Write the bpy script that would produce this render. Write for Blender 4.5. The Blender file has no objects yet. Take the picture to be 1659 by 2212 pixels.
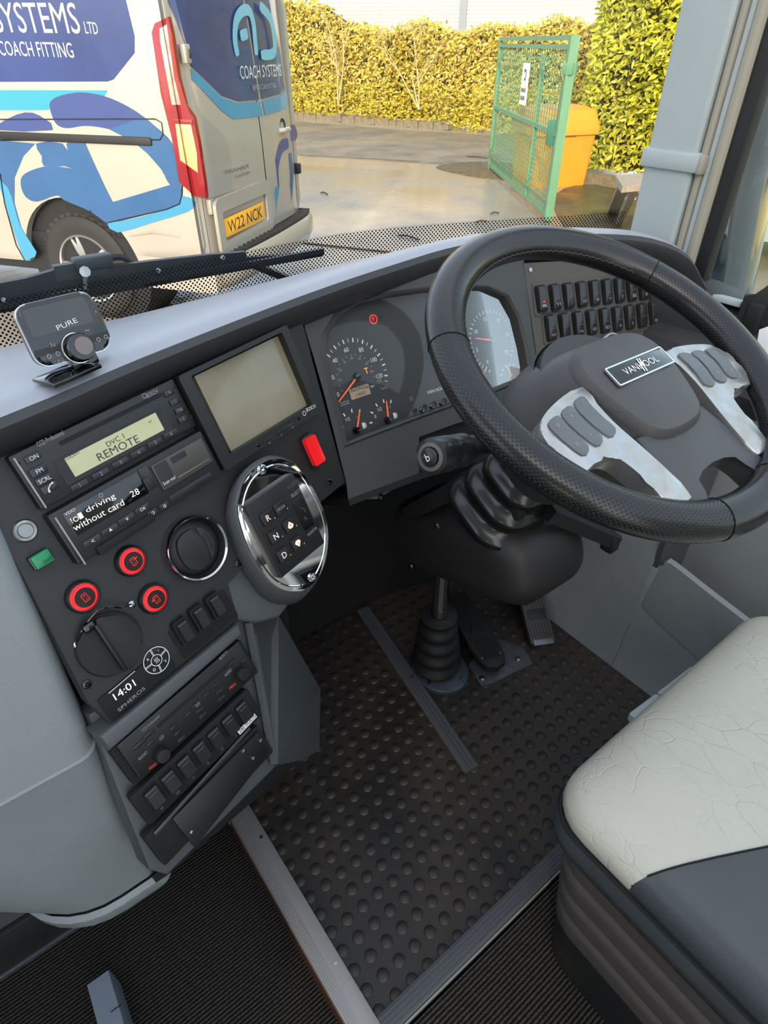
import bpy, bmesh, math, random
from mathutils import Vector, Matrix, noise
from mathutils.geometry import tessellate_polygon
from mathutils.bvhtree import BVHTree
random.seed(7)
# ------------------------------------------------------------------ camera, sky, sun, exposure
IW, IH, F, YH = 1659.0, 2212.0, 1330.0, 90.0
AZ = math.radians(37.4)
PITCH = math.atan((IH / 2 - YH) / F)
CAM = Vector((0, 0, 1.1))
FWD = Vector((math.sin(AZ) * math.cos(PITCH), math.cos(AZ) * math.cos(PITCH), -math.sin(PITCH)))
RGT = Vector((math.cos(AZ), -math.sin(AZ), 0))
UPV = RGT.cross(FWD)
S = bpy.context.scene
COL = S.collection
cam_d = bpy.data.cameras.new('camera')
cam_d.sensor_fit = 'HORIZONTAL'
cam_d.sensor_width = 36.0
cam_d.lens = 36.0 * F / IW
cam_d.clip_start = 0.02
cam_d.clip_end = 300
cam = bpy.data.objects.new('camera', cam_d)
COL.objects.link(cam)
cam.matrix_world = Matrix((RGT, UPV, -FWD)).transposed().to_4x4()
cam.location = CAM
S.camera = cam

SUN_AZ, SUN_EL = math.radians(-131), math.radians(20)      # azimuth from the coach's forward axis, positive to the right
SUN_DIR = Vector((math.sin(SUN_AZ) * math.cos(SUN_EL), math.cos(SUN_AZ) * math.cos(SUN_EL), math.sin(SUN_EL)))
wd = bpy.data.worlds.new('sky')
S.world = wd
wd.use_nodes = True
wn = wd.node_tree.nodes
wl = wd.node_tree.links
wn.clear()
wo = wn.new('ShaderNodeOutputWorld')
wb = wn.new('ShaderNodeBackground')
sk = wn.new('ShaderNodeTexSky')
sk.sky_type = 'NISHITA'
sk.sun_disc = False
sk.sun_elevation = math.radians(32)
sk.sun_rotation = SUN_AZ
sk.air_density = 1.0
sk.dust_density = 2.5
sk.ozone_density = 1.0
wm = wn.new('ShaderNodeMixRGB')
wm.inputs[0].default_value = 0.55
wm.inputs[2].default_value = (3.1, 3.25, 3.4, 1)          # thin overcast veil evening the sky out
wl.new(sk.outputs[0], wm.inputs[1])
wl.new(wm.outputs[0], wb.inputs[0])
wb.inputs[1].default_value = 0.30
wl.new(wb.outputs[0], wo.inputs[0])
sun_d = bpy.data.lights.new('sun', 'SUN')
sun_d.energy = 2.15
sun_d.color = (1.0, 0.80, 0.52)
sun_d.angle = math.radians(0.9)
sun = bpy.data.objects.new('sun', sun_d)
COL.objects.link(sun)
sun.rotation_euler = (-SUN_DIR).to_track_quat('-Z', 'Y').to_euler()
sun.location = SUN_DIR * 30
S.view_settings.view_transform = 'Standard'
S.view_settings.look = 'None'
S.view_settings.gamma = 1.0
S.view_settings.use_curve_mapping = False
S.view_settings.exposure = 0.85

# ------------------------------------------------------------------ geometry helpers
def ray(x, y):
    return FWD + RGT * ((x - IW / 2) / F) + UPV * ((IH / 2 - y) / F)
def at(x, y, t): return CAM + ray(x, y) * t
def onx(x, y, X):
    r = ray(x, y); return CAM + r * ((X - CAM.x) / r.x)
def ony(x, y, Y):
    r = ray(x, y); return CAM + r * ((Y - CAM.y) / r.y)
def onz(x, y, Z):
    r = ray(x, y); return CAM + r * ((Z - CAM.z) / r.z)
class Pl:
    """a flat panel in the place: origin, in-plane axes ex and ey, normal n"""
    def __init__(s, p0, n, ex):
        s.p0 = Vector(p0); s.n = Vector(n).normalized()
        ex = Vector(ex); s.ex = (ex - s.n * ex.dot(s.n)).normalized(); s.ey = s.n.cross(s.ex)
    def hit(s, x, y, o=0.0):
        r = ray(x, y); q = s.p0 + s.n * o
        return CAM + r * ((q - CAM).dot(s.n) / r.dot(s.n))
    def uv(s, p, o=0.0):
        d = s.hit(p[0], p[1], o) - s.p0
        return (d.dot(s.ex), d.dot(s.ey))
    def uvs(s, pts, o=0.0): return [s.uv(p, o) for p in pts]
    def M(s, u=0, v=0, z=0, rot=0.0):
        c, sn = math.cos(rot), math.sin(rot)
        ax, ay = s.ex * c + s.ey * sn, s.ey * c - s.ex * sn
        o = s.p0 + s.ex * u + s.ey * v + s.n * z
        m = Matrix((ax, ay, s.n)).transposed().to_4x4(); m.translation = o
        return m
    def w(s, u, v, z=0): return s.p0 + s.ex * u + s.ey * v + s.n * z
    def off(s, d):
        return Pl(s.p0 + s.n * d, s.n, s.ex)
    def rect(s, q, o=0.0):
        """true rectangle (centre u, v, width, height) nearest to four corners TL TR BR BL"""
        a = s.uvs(q, o)
        u0, u1 = (a[0][0] + a[3][0]) / 2, (a[1][0] + a[2][0]) / 2
        v1, v0 = (a[0][1] + a[1][1]) / 2, (a[2][1] + a[3][1]) / 2
        return ((u0 + u1) / 2, (v0 + v1) / 2, abs(u1 - u0), abs(v1 - v0))
def ccw(poly):
    a = sum(poly[i - 1][0] * poly[i][1] - poly[i][0] * poly[i - 1][1] for i in range(len(poly)))
    return poly if a > 0 else poly[::-1]
def rrect(w, h, r=0.0, seg=4, cu=0, cv=0):
    r = min(r, w / 2 - 1e-5, h / 2 - 1e-5)
    if r <= 0: return [(cu - w / 2, cv - h / 2), (cu + w / 2, cv - h / 2), (cu + w / 2, cv + h / 2), (cu - w / 2, cv + h / 2)]
    out = []
    for k, (sx, sy) in enumerate(((1, -1), (1, 1), (-1, 1), (-1, -1))):
        for i in range(seg + 1):
            a = math.radians(-90 + 90 * k + 90 * i / seg)
            out.append((cu + sx * (w / 2 - r) + r * math.cos(a), cv + sy * (h / 2 - r) + r * math.sin(a)))
    return out
def circ(r, n=32, cu=0, cv=0, ry=None):
    ry = ry or r
    return [(cu + r * math.cos(2 * math.pi * i / n), cv + ry * math.sin(2 * math.pi * i / n)) for i in range(n)]
def smooth_loop(pts, k=5):
    out = []; n = len(pts)
    for i in range(n):
        p0, p1, p2, p3 = (Vector(pts[(i + j - 1) % n]) for j in range(4))
        for j in range(k):
            t = j / k
            out.append(tuple(0.5 * ((2 * p1) + (-p0 + p2) * t + (2 * p0 - 5 * p1 + 4 * p2 - p3) * t * t + (-p0 + 3 * p1 - 3 * p2 + p3) * t ** 3)))
    return out
def smooth_path(pts, k=6):
    pts = [Vector(p) for p in pts]; out = []; n = len(pts)
    for i in range(n - 1):
        p1, p2 = pts[i], pts[i + 1]
        p0 = pts[i - 1] if i else p1 * 2 - p2
        p3 = pts[i + 2] if i + 2 < n else p2 * 2 - p1
        for j in range(k):
            t = j / k
            out.append(0.5 * ((2 * p1) + (-p0 + p2) * t + (2 * p0 - 5 * p1 + 4 * p2 - p3) * t * t + (-p0 + 3 * p1 - 3 * p2 + p3) * t ** 3))
    out.append(pts[-1]); return out
def plate(poly, z0, z1, bev=0.0, seg=2):
    poly = ccw(poly); bm = bmesh.new()
    lo = [bm.verts.new((p[0], p[1], z0)) for p in poly]; hi = [bm.verts.new((p[0], p[1], z1)) for p in poly]
    n = len(poly); bm.faces.new(hi); bm.faces.new(lo[::-1])
    for i in range(n): bm.faces.new((lo[i], lo[(i + 1) % n], hi[(i + 1) % n], hi[i]))
    if bev:
        es = [e for e in bm.edges if all(abs(v.co.z - z1) < 1e-7 for v in e.verts)]
        bmesh.ops.bevel(bm, geom=es, offset=bev, segments=seg, profile=0.5, affect='EDGES')
    return bm
def boxbm(sx, sy, sz, bev=0.0, c=(0, 0, 0), seg=2):
    bm = bmesh.new(); bmesh.ops.create_cube(bm, size=1.0)
    for v in bm.verts: v.co = Vector((v.co.x * sx + c[0], v.co.y * sy + c[1], v.co.z * sz + c[2]))
    if bev: bmesh.ops.bevel(bm, geom=bm.edges[:], offset=bev, segments=seg, profile=0.5, affect='EDGES')
    return bm
def ringplate(outer, inner, z0, z1, zin=None):
    """frame: outer and inner loops with the same number of points; zin = floor of the inner wall"""
    zin = z0 if zin is None else zin
    n = len(outer); V = []; Fc = []
    for z, L in ((z0, outer), (z1, outer), (z1, inner), (zin, inner)): V += [(p[0], p[1], z) for p in L]
    for k in range(3):
        for i in range(n):
            j = (i + 1) % n; Fc.append((k * n + i, k * n + j, (k + 1) * n + j, (k + 1) * n + i))
    return V, Fc
def loft(rings, close=True, cap0=False, cap1=False):
    V = []; Fc = []; n = len(rings[0])
    for r in rings: V += [tuple(p) for p in r]
    m = n if close else n - 1
    for k in range(len(rings) - 1):
        for i in range(m):
            j = (i + 1) % n; Fc.append((k * n + i, k * n + j, (k + 1) * n + j, (k + 1) * n + i))
    if cap0: Fc.append(tuple(range(n))[::-1])
    if cap1: Fc.append(tuple((len(rings) - 1) * n + i for i in range(n)))
    return V, Fc
def lathe(prof, seg=32, cap0=True, cap1=True):
    return loft([[(r * math.cos(2 * math.pi * i / seg), r * math.sin(2 * math.pi * i / seg), z) for i in range(seg)] for r, z in prof], True, cap0, cap1)
def tube(pts, r, seg=8, close=False, caps=True):
    pts = [Vector(p) for p in pts]; n = len(pts); rings = []; ref = None
    for i, p in enumerate(pts):
        a = pts[i - 1] if (i or close) else p; b = pts[(i + 1) % n] if (i < n - 1 or close) else p
        d = (b - a).normalized()
        if ref is None: ref = d.orthogonal().normalized()
        ref = (ref - d * ref.dot(d)).normalized(); bi = d.cross(ref)
        rr = r[i] if isinstance(r, (list, tuple)) else r
        rings.append([p + (ref * math.cos(2 * math.pi * k / seg) + bi * math.sin(2 * math.pi * k / seg)) * rr for k in range(seg)])
    if close: rings.append(rings[0])
    return loft(rings, True, caps and not close, caps and not close)
def bar(a, b, wid, thk, up=(0, 0, 1)):
    a, b, up = Vector(a), Vector(b), Vector(up); d = (b - a).normalized(); s = d.cross(up).normalized() * (wid / 2); u = s.cross(d).normalized() * (thk / 2)
    V = [p + i * s + j * u for p in (a, b) for i, j in ((-1, -1), (1, -1), (1, 1), (-1, 1))]
    return [tuple(v) for v in V], [(3, 2, 1, 0), (4, 5, 6, 7), (0, 1, 5, 4), (1, 2, 6, 5), (2, 3, 7, 6), (3, 0, 4, 7)]
def quadslab(q, t):
    """four world points (counter-clockwise seen from outside) given a thickness t behind them"""
    q = [Vector(p) for p in q]; n = (q[1] - q[0]).cross(q[3] - q[0]).normalized() * t
    return [tuple(p) for p in q] + [tuple(p - n) for p in q], [(0, 1, 2, 3), (7, 6, 5, 4), (1, 0, 4, 5), (2, 1, 5, 6), (3, 2, 6, 7), (0, 3, 7, 4)]
def join(*ms):
    V = []; Fc = []
    for v, f in ms:
        o = len(V); V += list(v); Fc += [tuple(i + o for i in t) for t in f]
    return V, Fc
def xf(m, vf): return [tuple(m @ Vector(v)) for v in vf[0]], vf[1]
def bm_vf(bm):
    bm.verts.index_update(); r = [tuple(v.co) for v in bm.verts], [tuple(v.index for v in f.verts) for f in bm.faces]; bm.free(); return r

WM = {}
def mesh_of(geo, name, smooth=35):
    me = bpy.data.meshes.new(name)
    if isinstance(geo, bmesh.types.BMesh): geo.to_mesh(me); geo.free()
    else: me.from_pydata([tuple(v) for v in geo[0]], [], geo[1]); me.update()
    if smooth:
        me.polygons.foreach_set('use_smooth', [True] * len(me.polygons)); me.set_sharp_from_angle(angle=math.radians(smooth))
    return me
def link(o, parent, M):
    COL.objects.link(o); WM[o] = M
    if parent is not None:
        o.parent = parent; o.matrix_basis = WM[parent].inverted() @ M
    else: o.matrix_basis = M
    return o
def obj(name, geo, mat, parent=None, M=None, smooth=35):
    me = geo if isinstance(geo, bpy.types.Mesh) else mesh_of(geo, name, smooth)
    if M is None:
        xs = [v.co for v in me.vertices]
        c = Vector(((min(v.x for v in xs) + max(v.x for v in xs)) / 2, (min(v.y for v in xs) + max(v.y for v in xs)) / 2, min(v.z for v in xs)))
        me.transform(Matrix.Translation(-c)); M = Matrix.Translation(c)
    if not me.materials: me.materials.append(mat)
    return link(bpy.data.objects.new(name, me), parent, M)
def lab(o, label, cat=None, group=None, kind=None):
    if label: o['label'] = label
    if cat: o['category'] = cat
    if group: o['group'] = group
    if kind: o['kind'] = kind
    return o
def thing(name, label, cat, loc, group=None):
    o = bpy.data.objects.new(name, None); o.empty_display_size = 0.05
    link(o, None, Matrix.Translation(Vector(loc))); return lab(o, label, cat, group)
def struct(name, geo, mat, label, parent=None, M=None, smooth=35):
    o = obj(name, geo, mat, parent, M, smooth)
    if parent is None: lab(o, label, 'structure', kind='structure')
    return o
_tm = {}
def text_mesh(s):
    if s not in _tm:
        c = bpy.data.curves.new('lettering', 'FONT'); c.body = s; c.resolution_u = 3
        o = bpy.data.objects.new('lettering', c); me0 = o.to_mesh()
        V = [tuple(v.co) for v in me0.vertices]; Fc = [tuple(p.vertices) for p in me0.polygons]
        o.to_mesh_clear(); bpy.data.objects.remove(o); bpy.data.curves.remove(c)
        x0 = min(v[0] for v in V); x1 = max(v[0] for v in V); y0 = min(v[1] for v in V); y1 = max(v[1] for v in V)
        _tm[s] = ([(v[0] - x0, v[1] - y0, 0) for v in V], Fc, x1 - x0, y1 - y0)
    return _tm[s]
def T(pl, s, a, b, c, mat, parent, o=0.0006, name='lettering'):
    """lettering: baseline from pixel a to b on the panel, c = above a; laid flat on the panel"""
    ua, ub, uc = Vector(pl.uv(a)), Vector(pl.uv(b)), Vector(pl.uv(c))
    d = ub - ua; w = d.length; h = abs(d.x * (uc - ua).y - d.y * (uc - ua).x) / w
    V, Fc, tw, th = text_mesh(s)
    return obj(name, ([(v[0] * w / tw, v[1] * h / th, 0) for v in V], Fc), mat, parent, pl.M(ua.x, ua.y, o, math.atan2(d.y, d.x)), 0)
def TC(pl, s, uv, h, mat, parent, o=0.0006, w=None, rot=0.0, name='lettering'):
    """lettering of height h (metres) centred at local uv"""
    V, Fc, tw, th = text_mesh(s); k = h / max(th, .45); kx = (w / tw) if w else k * 0.95
    return obj(name, ([((v[0] - tw / 2) * kx, (v[1] - th / 2) * k, 0) for v in V], Fc), mat, parent, pl.M(uv[0], uv[1], o, rot), 0)

def dashes(pl, uv, w, h, n, mat, parent, o, name='print_line'):
    """a line of print too small to read: a row of short strokes"""
    rnd = random.Random(n); ms = []
    for k in range(n):
        a = -w / 2 + w * k / n; b = a + w / n * rnd.uniform(.45, .8); hh = h * rnd.uniform(.6, 1)
        ms.append(([(a, -h / 2, 0), (b, -h / 2, 0), (b, -h / 2 + hh, 0), (a, -h / 2 + hh, 0)], [(0, 1, 2, 3)]))
    return obj(name, join(*ms), mat, parent, pl.M(uv[0], uv[1], o), 0)

# ------------------------------------------------------------------ materials (all procedural)
def lin(c):
    return tuple(((x / 255.0) / 12.92 if x / 255.0 <= 0.04045 else ((x / 255.0 + 0.055) / 1.055) ** 2.4) for x in c)
MAT = {}
def mk(name, c, rough=0.5, metal=0.0, bump=0.0, bs=300.0, var=0.0, vs=12.0, spec=0.5, coat=0.0, emit=0.0, ecol=None, rvar=0.0, c2=None, trans=0.0, alpha=1.0, stretch=None):
    m = bpy.data.materials.new(name); m.use_nodes = True; nt = m.node_tree; N = nt.nodes; L = nt.links
    b = N['Principled BSDF']; col = lin(c)
    b.inputs['Base Color'].default_value = (*col, 1); b.inputs['Roughness'].default_value = rough; b.inputs['Metallic'].default_value = metal
    b.inputs['Specular IOR Level'].default_value = spec; b.inputs['Coat Weight'].default_value = coat; b.inputs['Coat Roughness'].default_value = 0.08
    b.inputs['Transmission Weight'].default_value = trans; b.inputs['Alpha'].default_value = alpha
    if emit:
        b.inputs['Emission Color'].default_value = (*lin(ecol or c), 1); b.inputs['Emission Strength'].default_value = emit
    tc = N.new('ShaderNodeTexCoord'); src = tc.outputs['Object']
    if stretch:
        mp = N.new('ShaderNodeMapping'); mp.inputs['Scale'].default_value = stretch; L.new(src, mp.inputs[0]); src = mp.outputs[0]
    if var or c2 or rvar:
        no = N.new('ShaderNodeTexNoise'); no.inputs['Scale'].default_value = vs; no.inputs['Detail'].default_value = 6; no.inputs['Roughness'].default_value = 0.62
        L.new(src, no.inputs['Vector'])
        if var or c2:
            mr = N.new('ShaderNodeValToRGB'); mr.color_ramp.elements[0].position = 0.34; mr.color_ramp.elements[1].position = 0.68
            d2 = lin(c2) if c2 else tuple(min(1, x * (1 + var)) for x in col); d1 = col if c2 else tuple(x * (1 - var) for x in col)
            mr.color_ramp.elements[0].color = (*d1, 1); mr.color_ramp.elements[1].color = (*d2, 1)
            L.new(no.outputs[0], mr.inputs[0]); L.new(mr.outputs[0], b.inputs['Base Color'])
        if rvar:
            rr = N.new('ShaderNodeMapRange'); rr.inputs[1].default_value = 0.35; rr.inputs[2].default_value = 0.65
            rr.inputs[3].default_value = max(0.02, rough - rvar); rr.inputs[4].default_value = min(1, rough + rvar)
            L.new(no.outputs[0], rr.inputs[0]); L.new(rr.outputs[0], b.inputs['Roughness'])
    if bump:
        nb = N.new('ShaderNodeTexNoise'); nb.inputs['Scale'].default_value = bs; nb.inputs['Detail'].default_value = 3
        L.new(src, nb.inputs['Vector'])
        bp = N.new('ShaderNodeBump'); bp.inputs['Strength'].default_value = bump; bp.inputs['Distance'].default_value = 0.0012 if bs > 60 else 0.02
        L.new(nb.outputs[0], bp.inputs['Height']); L.new(bp.outputs[0], b.inputs['Normal'])
    MAT[name] = m; return m
def nodes(m): return m.node_tree.nodes, m.node_tree.links, m.node_tree.nodes['Principled BSDF']
panel_blk = mk('panel_black', (36, 36, 36), 0.55, bump=0.25, bs=900, var=0.08)
dev_blk = mk('device_black', (29, 29, 29), 0.42, bump=0.12, bs=1200)
btn_blk = mk('button_black', (38, 38, 39), 0.3)
gloss_blk = mk('gloss_black', (10, 10, 11), 0.08, coat=0.6)
matt_blk = mk('matt_black', (14, 14, 14), 0.75)
rub_blk = mk('rubber_black', (26, 26, 27), 0.6, bump=0.15, bs=500)
dash_top_m = mk('dash_top_grey', (150, 153, 160), 0.36, bump=0.2, bs=700, spec=0.6)
lip_m = mk('dash_lip', (50, 50, 51), 0.36, bump=0.25, bs=800)
surround_m = mk('cluster_surround', (62, 62, 61), 0.5, bump=0.2, bs=800)
switch_panel_m = mk('switch_panel', (72, 68, 62), 0.6, bump=0.2, bs=900)
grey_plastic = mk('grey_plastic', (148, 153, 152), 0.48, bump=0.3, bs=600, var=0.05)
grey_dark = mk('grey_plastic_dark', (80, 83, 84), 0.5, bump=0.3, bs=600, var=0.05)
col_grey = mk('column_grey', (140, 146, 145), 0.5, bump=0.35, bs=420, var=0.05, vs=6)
pillar_m = mk('pillar_grey', (158, 168, 168), 0.55, bump=0.25, bs=300, var=0.03)
bead_m = mk('bead_beige', (150, 146, 132), 0.55)
chrome = mk('chrome', (235, 235, 235), 0.06, 1.0, rvar=0.04, vs=40)
chrome_worn = mk('chrome_worn', (190, 190, 190), 0.14, 1.0, rvar=0.1, vs=60)
steel = mk('steel', (160, 160, 160), 0.3, 1.0)
alu = mk('brushed_aluminium', (158, 155, 151), 0.45, 0.45, rvar=0.1, vs=60, stretch=(1, 0.05, 1))
alu_dull = mk('dull_aluminium', (120, 122, 126), 0.5, 0.8, var=0.2, vs=60)
white_p = mk('print_white', (225, 225, 222), 0.6)
grey_p = mk('print_grey', (150, 150, 150), 0.6)
dim_p = mk('print_dim', (95, 92, 92), 0.6)
lit_p = mk('print_backlit', (225, 205, 185), 0.6, emit=0.35)
red_p = mk('print_red', (220, 60, 50), 0.6, emit=0.25)
lcd_on = mk('lcd_olive', (170, 176, 132), 0.35, emit=0.12, c2=(190, 182, 150), vs=14)
lcd_ink = mk('lcd_ink', (60, 66, 52), 0.6)
oled = mk('display_letters', (205, 195, 190), 0.6, emit=0.5)
clock_m = mk('clock_digits', (235, 235, 240), 0.6, emit=0.4)
screen_m = mk('screen_off_reflect', (128, 120, 96), 0.22, c2=(146, 138, 116), vs=6, coat=0.4)  # beige base colour holds the cab's reflection on a dark screen
red_sw = mk('red_switch', (235, 28, 34), 0.28, coat=0.3, emit=0.15)  # faint glow added, though the rocker is not lit
led_red = mk('led_red', (255, 22, 26), 0.4, emit=1.6)
led_red_dim = mk('led_red_icon', (230, 40, 45), 0.4, emit=0.8)
green_m = mk('green_lens', (30, 140, 90), 0.3, var=0.15, vs=200)
orange_m = mk('needle_orange', (250, 110, 62), 0.5, emit=0.15)
dial_m = mk('dial_face', (52, 53, 52), 0.6)
leather_l = mk('leather_light', (192, 188, 172), 0.42, bump=0.0, var=0.05, vs=5)
leather_d = mk('leather_dark', (66, 70, 72), 0.36, bump=0.25, bs=420, var=0.08)
bellows_m = mk('seat_bellows', (78, 72, 68), 0.7, bump=0.25, bs=700)
rim_l = mk('rim_leather', (30, 29, 28), 0.22, bump=0.14, bs=420)
hub_m = mk('hub_plastic', (68, 67, 67), 0.45, bump=0.3, bs=620, spec=0.5)
silver_m = mk('silver_worn', (186, 188, 190), 0.3, 0.75, c2=(176, 170, 158), vs=45, rvar=0.1)
strip_m = mk('floor_strip', (78, 80, 84), 0.5, bump=0.3, bs=300)
brown_m = mk('riser_brown', (74, 44, 34), 0.5, var=0.2)
# mat floor: black rubber, dusty, with browner blotches standing in for the sun patch
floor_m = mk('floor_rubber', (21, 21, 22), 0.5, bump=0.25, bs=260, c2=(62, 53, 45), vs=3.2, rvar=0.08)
# seat leather creases: short broken wrinkles at two sizes
n_, l_, b_ = nodes(leather_l)
tcn = n_.new('ShaderNodeTexCoord'); prev = None
for sc_k, wd_k, st_k, ms_k in ((34, .030, .42, 9), (80, .06, .24, 16)):
    vo = n_.new('ShaderNodeTexVoronoi'); vo.feature = 'DISTANCE_TO_EDGE'; vo.inputs['Scale'].default_value = sc_k
    nz = n_.new('ShaderNodeTexNoise'); nz.inputs['Scale'].default_value = sc_k * .55; nz.inputs['Detail'].default_value = 2
    mp = n_.new('ShaderNodeMapping'); mp.inputs['Scale'].default_value = (1.0, .55, 1.0); mp.inputs['Rotation'].default_value = (0, 0, .7)
    mxv = n_.new('ShaderNodeMixRGB'); mxv.blend_type = 'ADD'; mxv.inputs[0].default_value = .9 / sc_k
    l_.new(tcn.outputs['Object'], mp.inputs[0]); l_.new(tcn.outputs['Object'], nz.inputs['Vector']); l_.new(mp.outputs[0], mxv.inputs[1]); l_.new(nz.outputs['Color'], mxv.inputs[2]); l_.new(mxv.outputs[0], vo.inputs['Vector'])
    rp = n_.new('ShaderNodeMapRange'); rp.inputs[2].default_value = wd_k; rp.inputs[3].default_value = 1.0; rp.inputs[4].default_value = 0.0; l_.new(vo.outputs['Distance'], rp.inputs[0])
    ms = n_.new('ShaderNodeTexNoise'); ms.inputs['Scale'].default_value = ms_k; ms.inputs['Detail'].default_value = 3; l_.new(tcn.outputs['Object'], ms.inputs['Vector'])
    mr2 = n_.new('ShaderNodeMapRange'); mr2.inputs[1].default_value = .42; mr2.inputs[2].default_value = .58; l_.new(ms.outputs[0], mr2.inputs[0])
    mm_ = n_.new('ShaderNodeMath'); mm_.operation = 'MULTIPLY'; l_.new(rp.outputs[0], mm_.inputs[0]); l_.new(mr2.outputs[0], mm_.inputs[1])
    bpn = n_.new('ShaderNodeBump'); bpn.invert = True; bpn.inputs['Strength'].default_value = st_k; bpn.inputs['Distance'].default_value = 0.0014; l_.new(mm_.outputs[0], bpn.inputs['Height'])
    if prev: l_.new(prev.outputs[0], bpn.inputs['Normal'])
    prev = bpn
l_.new(prev.outputs[0], b_.inputs['Normal'])
# perforated leather: rows of pin holes along the rim (uv)
perf_m = mk('rim_leather_perforated', (28, 28, 28), 0.26)
n_, l_, b_ = nodes(perf_m)
uvn = n_.new('ShaderNodeUVMap'); mpn = n_.new('ShaderNodeMapping'); mpn.inputs['Scale'].default_value = (1, 1, 1)
vo = n_.new('ShaderNodeTexVoronoi'); vo.inputs['Scale'].default_value = 1.0; vo.inputs['Randomness'].default_value = 0.0
l_.new(uvn.outputs[0], mpn.inputs[0]); l_.new(mpn.outputs[0], vo.inputs['Vector'])
rp = n_.new('ShaderNodeMapRange'); rp.inputs[1].default_value = 0.16; rp.inputs[2].default_value = 0.3
l_.new(vo.outputs['Distance'], rp.inputs[0])
bpn = n_.new('ShaderNodeBump'); bpn.inputs['Strength'].default_value = 0.7; bpn.inputs['Distance'].default_value = 0.0012
l_.new(rp.outputs[0], bpn.inputs['Height']); l_.new(bpn.outputs[0], b_.inputs['Normal'])
# ribbed needle-felt carpet: ribs run across the coach
carpet_m = mk('ribbed_carpet', (34, 32, 30), 0.9, spec=0.15)
n_, l_, b_ = nodes(carpet_m)
tcn = n_.new('ShaderNodeTexCoord'); wv = n_.new('ShaderNodeTexWave'); wv.bands_direction = 'Y'; wv.inputs['Scale'].default_value = 55; wv.inputs['Distortion'].default_value = 1.2; wv.inputs['Detail'].default_value = 3; wv.inputs['Detail Scale'].default_value = 6
ns = n_.new('ShaderNodeTexNoise'); ns.inputs['Scale'].default_value = 420; ns.inputs['Detail'].default_value = 2
l_.new(tcn.outputs['Object'], wv.inputs[0]); l_.new(tcn.outputs['Object'], ns.inputs['Vector'])
mu = n_.new('ShaderNodeMath'); mu.operation = 'MULTIPLY'; l_.new(wv.outputs['Fac'], mu.inputs[0]); l_.new(ns.outputs[0], mu.inputs[1])
cr = n_.new('ShaderNodeValToRGB'); cr.color_ramp.elements[0].color = (*lin((18, 17, 16)), 1); cr.color_ramp.elements[1].color = (*lin((92, 86, 78)), 1); cr.color_ramp.elements[0].position = 0.12; cr.color_ramp.elements[1].position = 0.75
l_.new(mu.outputs[0], cr.inputs[0]); l_.new(cr.outputs[0], b_.inputs['Base Color'])
bpn = n_.new('ShaderNodeBump'); bpn.inputs['Strength'].default_value = 0.8; bpn.inputs['Distance'].default_value = 0.002
l_.new(mu.outputs[0], bpn.inputs['Height']); l_.new(bpn.outputs[0], b_.inputs['Normal'])
# window glass: clear pane with a Fresnel reflection
def glass_mat(name, tint, refl=1.0):
    m = bpy.data.materials.new(name); m.use_nodes = True; nt = m.node_tree; nt.nodes.clear(); N = nt.nodes; L = nt.links
    o = N.new('ShaderNodeOutputMaterial'); mx = N.new('ShaderNodeMixShader'); tr = N.new('ShaderNodeBsdfTransparent'); gl = N.new('ShaderNodeBsdfGlossy'); fr = N.new('ShaderNodeFresnel')
    tr.inputs[0].default_value = (*tint, 1); gl.inputs['Roughness'].default_value = 0.01; fr.inputs[0].default_value = 1.45
    ml = N.new('ShaderNodeMath'); ml.operation = 'MULTIPLY'; ml.inputs[1].default_value = refl
    L.new(fr.outputs[0], ml.inputs[0]); L.new(ml.outputs[0], mx.inputs[0]); L.new(tr.outputs[0], mx.inputs[1]); L.new(gl.outputs[0], mx.inputs[2]); L.new(mx.outputs[0], o.inputs[0])
    MAT[name] = m; return m
glass_m = glass_mat('window_glass', (0.97, 0.99, 0.98), 0.7)
side_glass_m = glass_mat('tinted_side_glass', (0.80, 0.88, 0.85), 0.9)
lens_m = glass_mat('gauge_lens', (0.97, 0.97, 0.97), 0.42)
# frit: printed black dots on clear glass (uv in dot pitches; v fades the dot size)
frit_m = bpy.data.materials.new('frit_dots'); frit_m.use_nodes = True
nt = frit_m.node_tree; nt.nodes.clear(); n_, l_ = nt.nodes, nt.links
o_ = n_.new('ShaderNodeOutputMaterial'); mx = n_.new('ShaderNodeMixShader'); tr = n_.new('ShaderNodeBsdfTransparent'); df = n_.new('ShaderNodeBsdfDiffuse'); df.inputs[0].default_value = (0.012, 0.012, 0.012, 1)
uvn = n_.new('ShaderNodeUVMap'); vo = n_.new('ShaderNodeTexVoronoi'); vo.inputs['Scale'].default_value = 1.0; vo.inputs['Randomness'].default_value = 0.0
ck = n_.new('ShaderNodeMath'); ck.operation = 'LESS_THAN'; ck.inputs[1].default_value = 0.31
mpn = n_.new('ShaderNodeMapping'); mpn.inputs['Rotation'].default_value = (0, 0, math.radians(45))
l_.new(uvn.outputs[0], mpn.inputs[0]); l_.new(mpn.outputs[0], vo.inputs['Vector']); l_.new(vo.outputs['Distance'], ck.inputs[0]); l_.new(ck.outputs[0], mx.inputs[0]); l_.new(tr.outputs[0], mx.inputs[1]); l_.new(df.outputs[0], mx.inputs[2]); l_.new(mx.outputs[0], o_.inputs[0])
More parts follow.
